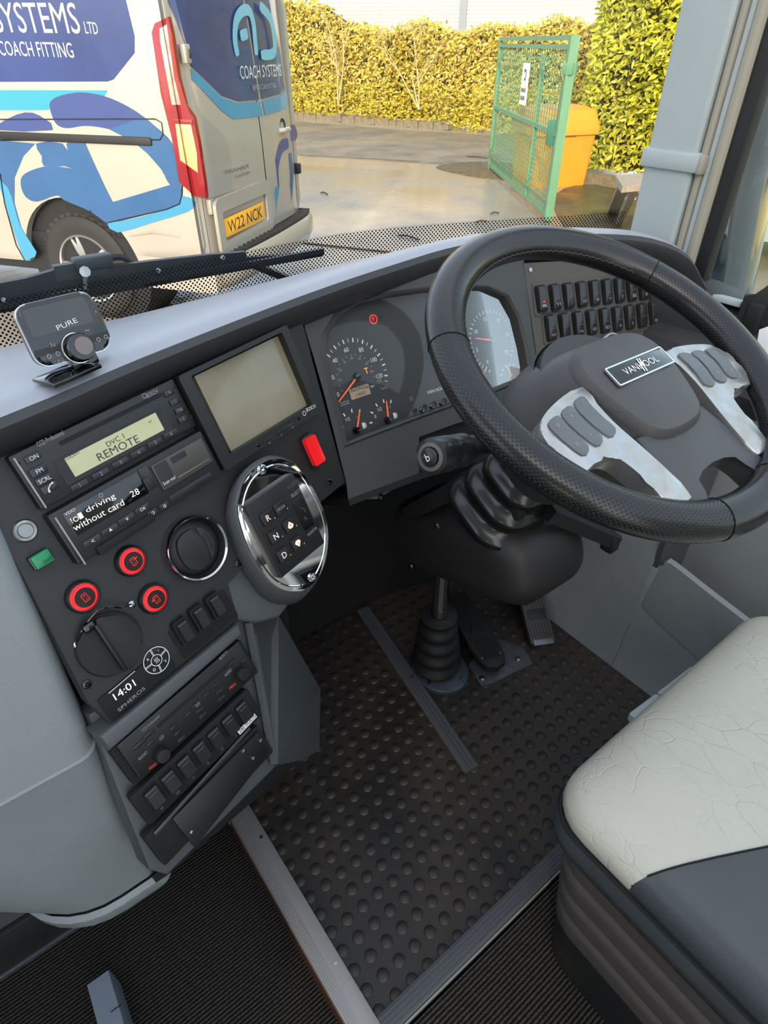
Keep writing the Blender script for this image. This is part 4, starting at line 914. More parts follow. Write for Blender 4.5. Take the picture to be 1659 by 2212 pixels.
# hub pad: broad at the top, narrow below, falling away to its skirt
half = [(.0, .034), (.030, .033), (.052, .026), (.066, .010), (.069, -.012), (.064, -.044), (.052, -.080), (.040, -.096), (.018, -.103)]
pad = half + [(-x, y) for x, y in half[:0:-1]]
pad = ccw(smooth_loop(pad, 3))
def padr(k, z, dy=0): return [(x * k, (y + .03) * k - .03 + dy, z) for x, y in pad]
obj('hub_skirt', loft([padr(1.52, -.085, .006), padr(1.44, -.055, .008), padr(1.16, -.022, .004), padr(1.03, -.004)], True, True, False), hub_m, swh, WP.M())
obj('hub_pad', loft([padr(1.03, -.004), padr(1.0, .003), padr(.93, .009), padr(.72, .0125), padr(.40, .0145)], True, False, True), hub_m, swh, WP.M())
sil = [(.074, -.010), (.105, -.012), (.138, -.020), (.158, -.030), (.167, -.045), (.167, -.068), (.154, -.093), (.128, -.088), (.112, -.091), (.104, -.104), (.098, -.130), (.096, -.158), (.064, -.166), (.064, -.135), (.070, -.095), (.076, -.060), (.076, -.025)]
for s in (-1, 1):
    so_ = ccw([(s * x, y) for x, y in smooth_loop(sil, 3)])
    sp_ = obj('spoke', plate(so_, -.020, .003, .0028, 2), silver_m, swh, WP.M())
    for k in range(3):
        x0 = .086 + .0235 * k
        bt = [(x0, -.022 - .004 * k), (x0 + .018, -.025 - .004 * k), (x0 + .0205, -.046), (x0 + .012, -.074 - .002 * k), (x0 - .004, -.068 - .002 * k), (x0 + .002, -.045)]
        obj('button', plate(ccw([(s * x, y) for x, y in smooth_loop(bt, 3)]), .002, .0052, .0014), mk('wheel_button', (92, 96, 98), .35) if 'wheel_button' not in MAT else MAT['wheel_button'], sp_, WP.M())
        TC(WP, '(+o' [k] if s < 0 else '-^v'[k], (s * (x0 + .011), -.034 - .003 * k), .004, grey_p, sp_, .0056)
        TC(WP, ')-o' [k] if s < 0 else '_=u'[k], (s * (x0 + .008), -.060 - .003 * k), .004, grey_p, sp_, .0056)
lo_ = [(.060, -.085), (.068, -.120), (.068, -.165), (.070, -.192), (.048, -.196), (.045, -.165), (.040, -.150), (.022, -.143), (0, -.141)]
lo_ = lo_ + [(-x, y) for x, y in lo_[-2::-1]]
obj('lower_spoke', plate(ccw(lo_), -.028, .000, .006, 3), hub_m, swh, WP.M())
bw = boxbm(.098, .0235, .003, .0012, (0, 0, 0)); obj('badge', bw, gloss_blk, swh, WP.M(.002, -.021, .0150))
obj('badge_edge', ringplate(rrect(.100, .0255, .002), rrect(.0965, .022, .001), 0, .0022), chrome, swh, WP.M(.002, -.021, .0148))
TC(WP, 'VANHOOL', (.002, -.021), .0085, white_p, swh, .0170, w=.060)
obj('badge_bars', join(bm_vf(boxbm(.0016, .018, .0004, 0, (-.0014, 0, 0))), bm_vf(boxbm(.0016, .018, .0004, 0, (.0022, 0, 0)))), white_p, swh, WP.M(.003, -.021, .0172, -.25))

# ------------------------------------------------------------------ steering column
def WPM(d, dv=0): return WP.M(0, dv, -d)
clm = thing('steering_column', 'black steering column housing with ribbed rubber boot under the wheel', 'steering column', (.60, .5, .36))
obj('shroud', lathe([(.086, -.030), (.090, -.050), (.078, -.085), (.060, -.120), (.052, -.20)], 40, True, False), lip_m, clm, WP.M(0, -.012, 0))
obj('shroud_edge', lathe([(.0905, -.040), (.0915, -.048), (.0905, -.056)], 40, False, False), grey_dark, clm, WP.M(0, -.012, 0))
rr_ = []
for k in range(0, 29):
    d = .185 + .135 * k / 28; w = .078 + .064 * k / 28; rip = 1 + .075 * math.cos(k / 28 * 2 * math.pi * 3.5)
    rr_.append([(x, y, -d) for x, y in rrect(w * 1.15 * rip, w * 1.0 * rip, w * .36, 5)])
obj('boot', loft(rr_, True, True, False), gloss_blk if False else mk('boot_rubber', (24, 24, 25), .26, coat=.2), clm, WP.M(.004, .004, 0), 50)
axf = Vector((0, .93, -.37)).normalized(); axu = Vector((0, .37, .93)); c0 = Vector((.617, .415, .482))
def hs(t, k, kh=1.0, dz=0): return [c0 + axf * t + Vector((1, 0, 0)) * (x * k) + axu * (y * k * kh + dz) for x, y in rrect(.170, .136, .045, 6)]
obj('housing', loft([hs(-.030, .62, .75, -.004), hs(-.022, .82, .9, -.002), hs(-.005, .95), hs(.025, 1.0), hs(.10, 1.0), hs(.265, .98)], True, True, True), mk('housing_black', (38, 36, 36), .5, bump=.2, bs=800), clm, None, 50)
for px in ((945, 1137), (888, 1223)):
    p = onx(*px, .531); obj('screw', lathe([(.0055, 0), (.005, .003), (.0030, .0042), (.0001, .0042)], 14), steel, clm, Matrix.Translation(p) @ Matrix.Rotation(-math.pi / 2, 4, 'Y'))
obj('top_cover', join(quadslab([onx(868, 1098, .545), onx(882, 1128, .545), onx(985, 1078, .545), onx(978, 1038, .545)], .012)), panel_blk, clm)
# indicator stalk
stk = thing('indicator_stalk', 'black column stalk with horn button on its round end', 'stalk', ony(985, 978, .44))
sa, sb = ony(929, 987, .432), ony(1042, 962, .462)
ax = (sb - sa).normalized(); q_ = ax.to_track_quat('Z', 'Y').to_matrix().to_4x4(); q_.translation = sa
obj('knob', lathe([(.0165, .0), (.0205, .0015), (.0215, .006), (.0212, .036), (.0205, .040)], 36, False, False), mk('stalk_black', (34, 35, 37), .3), stk, q_)
obj('collar', lathe([(.0205, .040), (.0200, .0405), (.0205, .042), (.0203, .074), (.016, .085), (.014, .14)], 36, False, True), MAT['stalk_black'], stk, q_)
obj('end_face', lathe([(.0168, .0005), (.0120, -.0005), (.0115, .002), (.0001, .002)], 32, False, False), mk('stalk_face', (96, 92, 88), .5), stk, q_)
obj('horn_button', lathe([(.0108, .002), (.0105, -.003), (.008, -.0045), (.0001, -.005)], 28, False, False), btn_blk, stk, q_)
pe = Pl(sa - ax * .0058, -ax, Vector((1, -.6, 0)))
TC(pe, 'b', (0, 0), .009, white_p, stk, .0002, rot=math.radians(25), name='horn_icon')
for d, s in ((.018, 'OA'), (.046, 'O-')):
    pp = Pl(sa + ax * d, Vector((-.2, -.55, .8)), ax); TC(pp, s, (.006, 0), .005, dim_p, stk, .0216)
rstk = thing('column_lever', 'dark lever bracket hanging below the right of the steering column', 'lever', onz(1290, 1150, .60))
la, lb_ = ony(1185, 1105, .41), ony(1325, 1165, .36)
obj('arm', bar(la, lb_, .026, .020), rub_blk, rstk); obj('end', boxbm(.022, .022, .030, .004, tuple(lb_ - Vector((.006, 0, .002)))), rub_blk, rstk); obj('root', boxbm(.07, .06, .045, .006, tuple(la + Vector((-.02, .04, .02)))), rub_blk, rstk)
kf = thing('key_ring', 'black ignition key fob hanging right of the steering wheel hub', 'keys', ony(1565, 840, .40))
kp = ony(1562, 838, .42)
obj('fob', boxbm(.020, .012, .034, .005, tuple(kp)), gloss_blk, kf); obj('ring', tube([kp + Vector((.010 * math.cos(a), .002, -.026 + .010 * math.sin(a))) for a in [k * math.pi / 8 for k in range(16)]], .0012, 6, True), steel, kf)
obj('barrel', lathe([(.014, 0), (.014, .02), (.011, .024), (.0001, .024)], 24), dev_blk, kf, Matrix.Translation(kp + Vector((-.005, .03, .012))) @ Matrix.Rotation(math.radians(90), 4, 'X'))
obj('key', boxbm(.010, .003, .030, .001, tuple(kp + Vector((.004, .004, -.048)))), dev_blk, kf)

# ------------------------------------------------------------------ shaft gaiter and pedals
sg = thing('shaft_gaiter', 'ribbed rubber gaiter and splined shaft rising from the footwell floor', 'gaiter', onz(940, 1440, 0))
g0 = onz(942, 1432, .012); g1 = onx(953, 1262, .612)
gz = (g1 - g0); gl = gz.length; gq = gz.normalized().to_track_quat('Z', 'Y').to_matrix().to_4x4(); gq.translation = g0
pf = [(.050, -.005), (.050, .012)]
for k in range(25):
    t = k / 24; pf.append((.050 - .018 * t + .005 * math.cos(t * math.pi * 8), .014 + t * gl * .58))
pf += [(.028, .016 + gl * .58), (.0165, .018 + gl * .58)]
obj('bellows', lathe(pf, 30, False, False), rub_blk, sg, gq, 60)
obj('shaft', lathe([(.016, gl * .5), (.016, gl * 1.25)], 12, True, True), chrome_worn, sg, gq, 20)
obj('flange', loft([[(g0.x + x * k, g0.y + y * k, z) for x, y in circ(.058, 32, 0, -.012, .066)] for z, k in ((0, 1.05), (.007, 1.02), (.010, .95))], True, False, True), mk('flange_blue', (52, 60, 72), .4), sg)
for a in (20, 110, 200, 290): obj('bolt', lathe([(.0045, 0), (.004, .003), (.0001, .0034)], 8), steel, sg, Matrix.Translation((g0.x + .049 * math.cos(math.radians(a)), g0.y - .012 + .056 * math.sin(math.radians(a)), .010)))
bk = thing('brake_pedal', 'long black rubber brake pedal on a metal base plate', 'pedal', onz(1060, 1440, 0))
b0, b1 = onz(1072, 1440, .035), ony(1000, 1318, .69)
d_ = (b1 - b0).normalized(); s_ = d_.cross(Vector((0, 0, 1))).normalized(); n__ = s_.cross(d_)
PB = Pl(b0, n__, s_); Lb = (b1 - b0).length
pd = [(-.030, .02), (-.034, .06), (-.030, Lb + .05), (.030, Lb + .05), (.034, .06), (.031, .02), (.022, .002), (0, -.006), (-.022, .002)]
obj('pad', plate(ccw(pd), -.008, .006, .003), rub_blk, bk, PB.M())
for k in range(9): obj('tread', boxbm(.044 - .002 * abs(4 - k), .0032, .0018, 0, (0, .022 + .0065 * k, .0065)), matt_blk, bk, PB.M())
obj('triangle_mark', join(*[tube([(math.cos(a) * .018, .105 + math.sin(a) * .020, .0068), (math.cos(a + 2.094) * .018, .105 + math.sin(a + 2.094) * .020, .0068)], .0012, 5) for a in (1.571, 3.665, 5.76)]), dev_blk, bk, PB.M())
for x in (-.022, .022): obj('stud_bolt', lathe([(.0035, .004), (.003, .0075), (.0001, .0078)], 10), steel, bk, PB.M(x, .026))
obj('base_plate', plate([(p.x, p.y) for p in (onz(1012, 1440, 0), onz(1040, 1486, 0), onz(1065, 1478, 0), onz(1150, 1436, 0), onz(1128, 1400, 0), onz(1060, 1380, 0))], 0, .006, .001), alu_dull, bk, Matrix.Identity(4))
for p in ((1040, 1470), (1118, 1428)): obj('bolt', lathe([(.006, .004), (.006, .009), (.004, .010), (.0001, .0095)], 12), steel, bk, Matrix.Translation(onz(*p, 0)))
ac = thing('accelerator_pedal', 'ribbed black accelerator pedal beside the right wall', 'pedal', onz(1165, 1392, 0))
a0_, a1_ = onz(1172, 1385, .012), ony(1140, 1262, .63)
d_ = (a1_ - a0_).normalized(); s_ = Vector((.94, -.30, 0)); s_ = (s_ - d_ * s_.dot(d_)).normalized(); PA = Pl(a0_, s_.cross(d_), s_); La = (a1_ - a0_).length
obj('plate', plate(rrect(.060, La + .06, .004, 3, 0, (La + .05) / 2), -.008, .004, .002), mk('pedal_grey', (58, 56, 52), .55), ac, PA.M())
for k in range(7):
    if True: obj('rib', boxbm(.0034, La + .03, .0022, 0, (-.024 + .008 * k, (La + .05) / 2, .0046)), MAT['pedal_grey'], ac, PA.M())
obj('logo_pad', boxbm(.046, .024, .0036, .001, (0, .062, .005)), rub_blk, ac, PA.M())
obj('hinge', boxbm(.05, .014, .02, .002, (0, -.002, -.004)), alu_dull, ac, PA.M())

# ------------------------------------------------------------------ driver seat
seat = thing('driver_seat', 'pale grey creased leather driver seat with dark side bolster', 'seat', (.6, -.1, 0))
def sring(z, ins, r=.055, tilt=0.0): return [(x, y, z + .0) for x, y in rrect(.49 - 2 * ins, .60 - 2 * ins, max(.02, r - ins * .3), 6, .607, -.125)]
def crown(rg): return [(x, y, z + .012 * (1 - ((x - .607) / .25) ** 2)) for x, y, z in rg]
V, Fc = loft([sring(.395, .006), sring(.408, .0), sring(.422, .002), sring(.434, .010), sring(.441, .022), crown(sring(.444, .04)), crown(sring(.447, .07)), crown(sring(.449, .11)), crown(sring(.449, .17)), crown(sring(.448, .22))], True, False, True)
def cushion(front):
    bm = bmesh.new(); vs = [bm.verts.new(v) for v in V]
    for f in Fc: bm.faces.new([vs[i] for i in f])
    def dark(c): return c.y < .050 - .55 * (c.x - .379) and c.x < .50
    for co, no in ((Vector((.379, .050, 0)), Vector((.55, 1, 0))), (Vector((.50, 0, 0)), Vector((1, 0, 0)))):
        bmesh.ops.bisect_plane(bm, geom=bm.verts[:] + bm.edges[:] + bm.faces[:], plane_co=co, plane_no=no)
    bmesh.ops.delete(bm, geom=[f for f in bm.faces if dark(f.calc_center_median()) == front], context='FACES')
    return bm
obj('cushion', cushion(True), leather_l, seat, None, 60)
obj('bolster', cushion(False), leather_d, seat, None, 60)
def sband(z, ins): return [(x, y, z) for x, y in rrect(.49 - 2 * ins, .60 - 2 * ins, .05, 6, .607, -.125)]
obj('border', loft([sband(.345, .012), sband(.352, .002), sband(.375, -.002), sband(.392, .004), sband(.398, .012)], True), leather_d, seat, None, 60)
obj('piping', tube(sband(.396, .001), .0026, 6, True), rub_blk, seat)
bl = []
for k in range(61):
    t = k / 60; bl.append(sband(.345 - .23 * t, .012 + .012 * (1 - abs(math.sin(t * math.pi * 4))) ** 3 + .018 * t))
obj('bellows', loft(bl, True), bellows_m, seat, None, 60)
obj('base', loft([sband(.125, .03), sband(.0, .04)], True, True, True), matt_blk, seat)
bvh = BVHTree.FromPolygons([Vector(v) for v in V], [list(f) for f in Fc]); seam = []
for k in range(13):
    x = .363 + .137 * k / 12; y = .050 - .55 * (x - .379); ins = x - .362
    z = .408 + .033 * min(1, max(0, ins / .022)) ** .6 + (.003 if ins > .03 else 0) + (.012 * (1 - ((x - .607) / .25) ** 2) if ins > .035 else 0) * min(1, max(0, (ins - .03) / .02)) + .0012
    ht = bvh.ray_cast(Vector((x, y, 1)), Vector((0, 0, -1)))[0]
    if ht: seam.append((x, y, ht.z + .0006))
obj('stitching', tube(seam, .0011, 5), matt_blk, seat)
seam2 = [(.50, .050 - .55 * (.50 - .379) - .04 * k) for k in range(8)]
obj('stitching', tube([(x, y, bvh.ray_cast(Vector((x, y, 1)), Vector((0, 0, -1)))[0].z + .0006) for x, y in seam2], .0011, 5), matt_blk, seat)
def bsec2(y, z, w, d): return [(x, y + yy, z) for x, yy in rrect(w, d, .03, 5, .607, 0)]
obj('backrest', loft([bsec2(-.385, .43, .46, .10), bsec2(-.400, .60, .50, .11), bsec2(-.425, .85, .49, .10), bsec2(-.445, 1.02, .42, .08), bsec2(-.450, 1.05, .34, .05)], True, True, True), leather_l, seat, None, 60)
lv = thing('seat_lever', 'small pale grey lever at the front edge of the seat', 'lever', onz(1395, 1535, .39))
e0, e1 = onz(1366, 1556, .395), onz(1424, 1512, .395)
obj('handle', loft([[e0.lerp(e1, t) + Vector((0, x, y)) for x, y in rrect(.016 * k, .016 * k, .004, 3)] for t, k in ((0, .8), (.06, 1), (.94, 1), (1, .9))], True, True, True), pillar_m, lv)
obj('slide', bar(onz(1428, 1508, .385), onz(1500, 1452, .385), .014, .010), pillar_m, lv)

# ------------------------------------------------------------------ small things around the cab
PWN = Pl((XS - .003, .4, .9), (-1, 0, 0), (0, -1, 0))
st_ = thing('window_sticker', 'round white sticker reading 100 on the side window corner', 'sticker', PWN.hit(1511, 570))
u, v = PWN.uv((1511, 570)); obj('disc', plate(circ(.0115, 28), 0, .0006), white_p, st_, PWN.M(u, v)); TC(PWN, '100', (u, v - .001), .0066, matt_blk, st_, .0010)
dashes(PWN, (u, v - .0075), .007, .0016, 5, matt_blk, st_, .0010); dashes(PWN, (u, v + .0062), .006, .0022, 3, matt_blk, st_, .0010)
ph = thing('phone_holder', 'black angular phone holder bracket on the ledge by the side window', 'holder', onx(1635, 690, 1.12))
c_ = onx(1640, 655, 1.12)
obj('back', plate([(-.025, -.035), (.045, -.035), (.045, .02), (.012, .040), (-.010, .012), (-.025, .010)], -.008, .008, .002), rub_blk, ph, Pl(c_, (-.9, -.35, .1), (.35, -.9, 0)).M())
obj('jaw', boxbm(.03, .024, .05, .003, tuple(c_ + Vector((-.004, -.004, -.022)))), rub_blk, ph); obj('arm', boxbm(.02, .05, .012, .003, tuple(c_ + Vector((0, .02, -.045)))), rub_blk, ph)
cd = lab(obj('card_holder', boxbm(.036, .052, .010, .002), pillar_m, None, Matrix.Translation(onx(1578, 650, 1.13)) @ Matrix.Rotation(.2, 4, 'Y')), 'flat grey card tray on the ledge before the phone holder', 'tray')
wc = thing('white_card', 'white folded card hanging on the dark ledge at the right edge', 'card', onx(1655, 760, 1.055))
obj('sheet', plate(ccw([(p[0], p[1]) for p in Pl((1.05, .3, .7), (-1, -.1, .25), (0, -1, 0)).uvs([(1641, 712), (1700, 690), (1700, 800), (1652, 792), (1630, 772)])]), 0, .003, .0008), white_p, wc, Pl((1.05, .3, .7), (-1, -.1, .25), (0, -1, 0)).M())
gt = thing('end_cap', 'grey plastic end post standing on the carpet at lower left', 'post', onz(225, 2160, -.10))
gp = [onz(*p, -.03) for p in ((188, 2128), (236, 2094), (268, 2200), (290, 2290), (240, 2320))]
obj('cap', loft([[Vector((p.x, p.y, -.10)) for p in gp], [Vector((p.x, p.y, -.036)) for p in gp], [gp[0].lerp(p, .94) * 1 for p in gp]], True, False, True), mk('cap_grey', (120, 130, 140), .5), gt)
obj('joint_line', tube([onz(240, 2186, -.029), onz(262, 2170, -.029)], .0008, 4), matt_blk, gt)
# ------------------------------------------------------------------ outside: yard, road, hedges, van, gate
yard_m = mk('wet_concrete', (158, 148, 136), .22, c2=(124, 118, 110), vs=.9, rvar=.14, bump=.08, bs=14, spec=.55)
road_m = mk('old_asphalt', (128, 114, 92), .55, c2=(96, 88, 74), vs=1.6, rvar=.15, bump=.3, bs=30)
dirt_m = mk('leaf_litter', (112, 96, 62), .9, c2=(74, 66, 44), vs=9, bump=.5, bs=40)
moss_m = mk('mossy_ground', (96, 92, 58), .5, c2=(70, 62, 48), vs=1.4, rvar=.2, bump=.3, bs=20)
def gpoly(px, z=GZ): return [(p.x, p.y) for p in (onz(x, y, z) for x, y in px)]
struct('ground', boxbm(90, 90, .1, 0, (5, 20, GZ - .05)), yard_m, 'wet grey concrete yard outside the windscreen')
rdp = gpoly([(300, 300), (640, 337), (780, 345), (900, 352), (1060, 362), (1300, 330), (1200, 285), (1060, 292), (860, 280), (640, 262), (300, 230)], GZ + .004)
struct('ground_road', plate(rdp, GZ - .02, GZ + .004), road_m, 'brown asphalt road along the foot of the hedge', None, Matrix.Identity(4))
struct('ground_verge', plate(smooth_loop(gpoly([(942, 362), (1000, 352), (1080, 352), (1200, 360), (1200, 385), (1080, 388), (1000, 378)]), 4), GZ - .02, GZ + .012, .004), dirt_m, 'patch of leaf litter beside the open gate', None, Matrix.Identity(4))
struct('ground_moss', plate(smooth_loop(gpoly([(1195, 430), (1260, 400), (1420, 415), (1500, 470), (1480, 620), (1330, 560), (1240, 520)]), 4), GZ - .02, GZ + .008, .002), moss_m, 'damp mossy ground in front of the laurel hedge', None, Matrix.Identity(4))
for k, (a, b) in enumerate((((648, 335), (905, 350)), ((600, 520), (900, 552)))):
    p, q = onz(*a, GZ), onz(*b, GZ); struct('ground_joint', bar(p + Vector((0, 0, .004)), q + Vector((0, 0, .004)), .03, .012), dirt_m, ('dark joint between yard concrete and road', 'dark expansion joint across the near wet concrete')[k])
# fallen twigs
for k, (a, b) in enumerate((((693, 416), (708, 420)), ((860, 508), (905, 518)), ((1060, 462), (1078, 460)), ((1028, 480), (1052, 478)), ((1008, 338), (1052, 342)))):
    p, q = onz(*a, GZ + .01), onz(*b, GZ + .01); lab(obj('twig', tube([p, (p + q) / 2 + Vector((.01, .02, .01)), q], .008, 5), mk('twig_brown', (70, 56, 40), .8) if 'twig_brown' not in MAT else MAT['twig_brown']), ('dark twig on the wet yard nearest the van', 'long dark twig on the concrete above the wheel rim', 'short twig on the concrete near the gate foot', 'dark twig left of the gate post foot', 'pale stick at the road edge beside the gate')[k], 'twig')

# --- leaves
def leafmat(name, ramp):
    m = mk(name, (120, 120, 40), .45); N, L, b = nodes(m)
    g = N.new('ShaderNodeNewGeometry'); r = N.new('ShaderNodeValToRGB'); oi = N.new('ShaderNodeObjectInfo'); ad = N.new('ShaderNodeMath'); ad.operation = 'ADD'; fr = N.new('ShaderNodeMath'); fr.operation = 'FRACT'
    r.color_ramp.elements[0].color = (*lin(ramp[0]), 1); r.color_ramp.elements[1].color = (*lin(ramp[-1]), 1)
    for i, c in enumerate(ramp[1:-1]):
        e = r.color_ramp.elements.new((i + 1) / (len(ramp) - 1)); e.color = (*lin(c), 1)
    L.new(g.outputs['Random Per Island'], ad.inputs[0]); L.new(oi.outputs['Random'], ad.inputs[1]); L.new(ad.outputs[0], fr.inputs[0])
    L.new(fr.outputs[0], r.inputs[0]); L.new(r.outputs[0], b.inputs['Base Color'])
    tl = N.new('ShaderNodeBsdfTranslucent'); mx = N.new('ShaderNodeMixShader'); mx.inputs[0].default_value = .22
    out = [n for n in N if n.type == 'OUTPUT_MATERIAL'][0]
    L.new(r.outputs[0], tl.inputs[0]); L.new(b.outputs[0], mx.inputs[1]); L.new(tl.outputs[0], mx.inputs[2]); L.new(mx.outputs[0], out.inputs[0])
    return m
laurel_m = leafmat('laurel_leaf', [(130, 142, 26), (188, 186, 44), (220, 212, 66), (156, 166, 32), (235, 224, 110)])
thicket_m = leafmat('thicket_leaf', [(170, 154, 44), (222, 196, 66), (240, 212, 104), (190, 172, 50), (130, 124, 36), (240, 212, 130)])
low_m = leafmat('low_leaf', [(150, 146, 36), (196, 182, 48), (222, 200, 70), (170, 152, 40)])
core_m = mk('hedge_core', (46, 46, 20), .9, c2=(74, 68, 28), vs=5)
twig_m = mk('bare_twig', (196, 176, 130), .7, var=.15)
LEAF = ([(0, 0, 0), (.30, -.17, .03), (.30, .17, .03), (.68, -.15, .0), (.68, .15, .0), (1, 0, -.08), (.30, 0, -.03), (.68, 0, -.05)], [(0, 1, 6), (0, 6, 2), (1, 3, 7, 6), (6, 7, 4, 2), (3, 5, 7), (7, 5, 4)])
LEAF4 = ([(0, 0, 0), (.45, -.22, .02), (1, 0, -.06), (.45, .22, .02)], [(0, 1, 2), (0, 2, 3)])
def leafmx(p, nrm, size, droop=.6):
    d = Vector((random.gauss(0, 1), random.gauss(0, 1), random.gauss(-droop, .6))) + nrm * .5; d.normalize()
    n = (nrm + Vector((random.gauss(0, .55), random.gauss(0, .55), random.gauss(.25, .5)))).normalized(); n = (n - d * n.dot(d)).normalized()
    m = Matrix((d, n.cross(d), n)).transposed().to_4x4(); m.translation = p
    return m @ Matrix.Scale(size, 4)
def bulge(x, y, z, k=1.0): return noise.noise(Vector((x * k, y * k, z * k)))
# --- laurel hedge right of the gate
A, B = Vector((8.55, 6.9, 0)), Vector((8.75, 1.6, 0))
hn = Vector((-1, -.03, 0)).normalized()
lh = thing('laurel_hedge', 'tall glossy laurel hedge with yellow green leaves behind the gate', 'hedge', (8.7, 4, GZ))
def lface(s, z):
    p = A.lerp(B, s); zz = z - GZ
    o = .16 * bulge(p.y * .9, zz * .9, 3) + .10 * bulge(p.y * 2.5, zz * 2.5, 9) - (.25 * max(0, .45 - zz)) + .10 * (1 if s > .02 else 0)
    e = max(0, .10 - s) * 6; return Vector((p.x, p.y, z)) + hn * (o - e)
lv_r = [[tuple(lface(i / 26, GZ + .10 + 3.4 * j / 16) - hn * .18) for i in range(27)] for j in range(17)]
back = [[tuple(Vector(p) - hn * 1.2) for p in r] for r in (lv_r[-1],)]
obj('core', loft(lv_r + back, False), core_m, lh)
le_me = mesh_of(LEAF, 'leaf', 0); le_me.materials.append(laurel_m)
cand = []
for k in range(20000):
    s, z = random.random() ** 1.0, GZ + .12 + 3.3 * random.random()
    p = lface(s, z) + hn * random.uniform(-.12, .08)
    cand.append((p, leafmx(p, hn, random.uniform(.075, .12))))
def pxy(p):
    d = p - CAM; z = d.dot(FWD); return (IW / 2 + F * d.dot(RGT) / z, IH / 2 - F * d.dot(UPV) / z) if z > 0 else (-9e9, 0)
vis = []; oth = []
for p, m in cand:
    x, y = pxy(p); (vis if 1265 < x < 1470 and 0 < y < 370 and m.translation.dot(hn) > lface(.5, p.z).dot(hn) + .04 else oth).append((p, m))
vis.sort(key=lambda c: (c[0] - CAM).length)
for p, m in vis[:300]: obj('leaf', le_me, laurel_m, lh, m)
f = obj('foliage', join(*[xf(m, LEAF) for p, m in vis[300:] + oth]), laurel_m, lh, None, 0); f['kind'] = 'stuff'
# --- far hedge bank along the road
th = thing('thicket_hedge', 'sunlit yellow hedge bank along the far side of the road', 'hedge', (10.5, 14, GZ))
C0, C1 = onz(300, 225, GZ), onz(1300, 300, GZ)
tn = (C1 - C0).cross(Vector((0, 0, 1))).normalized()
if tn.dot(CAM - C0) < 0: tn = -tn
def tface(s, z):
    p = C0.lerp(C1, s); zz = z - GZ
    o = .5 * bulge(p.y * .5, zz * .5, 1) + .3 * bulge(p.y * 1.3, zz * 1.3, 5) - .32 * max(0, zz - .5); return Vector((p.x, p.y, z)) + tn * (o - .15)
def ttop(s):
    return 1.72 + 1.9 * max(0, 1 - s * 1.75) + .35 * bulge(s * 14, 2, 2)
rg_ = []
for j in range(13): rg_.append([tuple(tface(i / 40, GZ + .05 + ttop(i / 40) * j / 12) - tn * .3) for i in range(41)])
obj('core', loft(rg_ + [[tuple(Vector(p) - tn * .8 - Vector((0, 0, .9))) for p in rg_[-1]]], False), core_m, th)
lfs = []
for k in range(34000):
    s = random.random(); z = GZ + .08 + ttop(s) * (random.random() ** .9) * 1.04; p = tface(s, z) + tn * random.uniform(-.25, .16)
    lfs.append(xf(leafmx(p, tn, random.uniform(.07, .13), .5), LEAF4))
f = obj('foliage', join(*lfs), thicket_m, th, None, 0); f['kind'] = 'stuff'
lfs = []
for k in range(9000):
    s = random.random(); z = GZ + .02 + .75 * random.random() ** 1.4; p = tface(s, z) + tn * random.uniform(.0, .35)
    lfs.append(xf(leafmx(p, tn, random.uniform(.06, .11), -.2), LEAF4))
f = obj('undergrowth', join(*lfs), low_m, th, None, 0); f['kind'] = 'stuff'
def shrub(px, depth, h, label):
    root = tface(px, GZ + .5) + tn * .35; root.z = GZ + .3
    t = thing('bare_shrub', label, 'shrub', (root.x, root.y, GZ))
    rnd = random.Random(int(px * 999)); br = []
    def grow(p, d, L, r, n):
        q = p + d * L; obj('branch', tube([p, p.lerp(q, .5) + Vector((rnd.gauss(0, .03), rnd.gauss(0, .03), 0)), q], [r, r * .8, r * .55], 5), twig_m, t)
        if n:
            for k in range(2 if n > 1 else 3): grow(p.lerp(q, rnd.uniform(.5, 1)), (d + Vector((rnd.gauss(0, .45), rnd.gauss(0, .45), rnd.gauss(.15, .25)))).normalized(), L * rnd.uniform(.55, .8), r * .6, n - 1)
    for k in range(3): grow(root, Vector((rnd.gauss(0, .3), rnd.gauss(0, .3), 1)).normalized(), h * rnd.uniform(.35, .5), .020, 4)
shrub(.335, 0, 2.2, 'pale bare branched shrub at the left of the hedge bank')
shrub(.55, 0, 2.4, 'tall leafless shrub in the middle of the hedge bank')
shrub(.70, 0, 2.0, 'leafless pale twigs near the green gate')
# stone kerb of the far hedge, and the kerb stones by the laurel
wk = thing('stone_kerb', 'low mossy stone kerb at the foot of the far hedge', 'kerb', (10.5, 13, GZ))
stone_m = mk('kerb_stone', (104, 96, 78), .9, c2=(140, 126, 96), vs=6, bump=.5, bs=25)
n_st = 44
for k in range(n_st):
    s0, s1 = .18 + .60 * k / n_st, .18 + .60 * (k + .93) / n_st
    p, q = C0.lerp(C1, s0) + tn * .42, C0.lerp(C1, s1) + tn * .42; hh = random.uniform(.09, .16)
    obj('stone', xf(Matrix.Identity(4), bar(p + Vector((0, 0, hh / 2)), q + Vector((0, 0, hh / 2 + random.uniform(-.01, .01))), random.uniform(.16, .22), hh)), stone_m, wk)
kb2 = thing('kerb', 'row of grey kerb stones under the laurel hedge', 'kerb', (8.3, 5.4, GZ))
kp_ = [onz(1262, 394, GZ), onz(1290, 398, GZ), onz(1345, 408, GZ), onz(1400, 420, GZ), onz(1460, 436, GZ), onz(1530, 455, GZ)]
for a, b in zip(kp_, kp_[1:]): obj('stone', bar(a.lerp(b, .01) + Vector((0, 0, .06)), a.lerp(b, .97) + Vector((0, 0, .06)), .16, .13), stone_m, kb2)
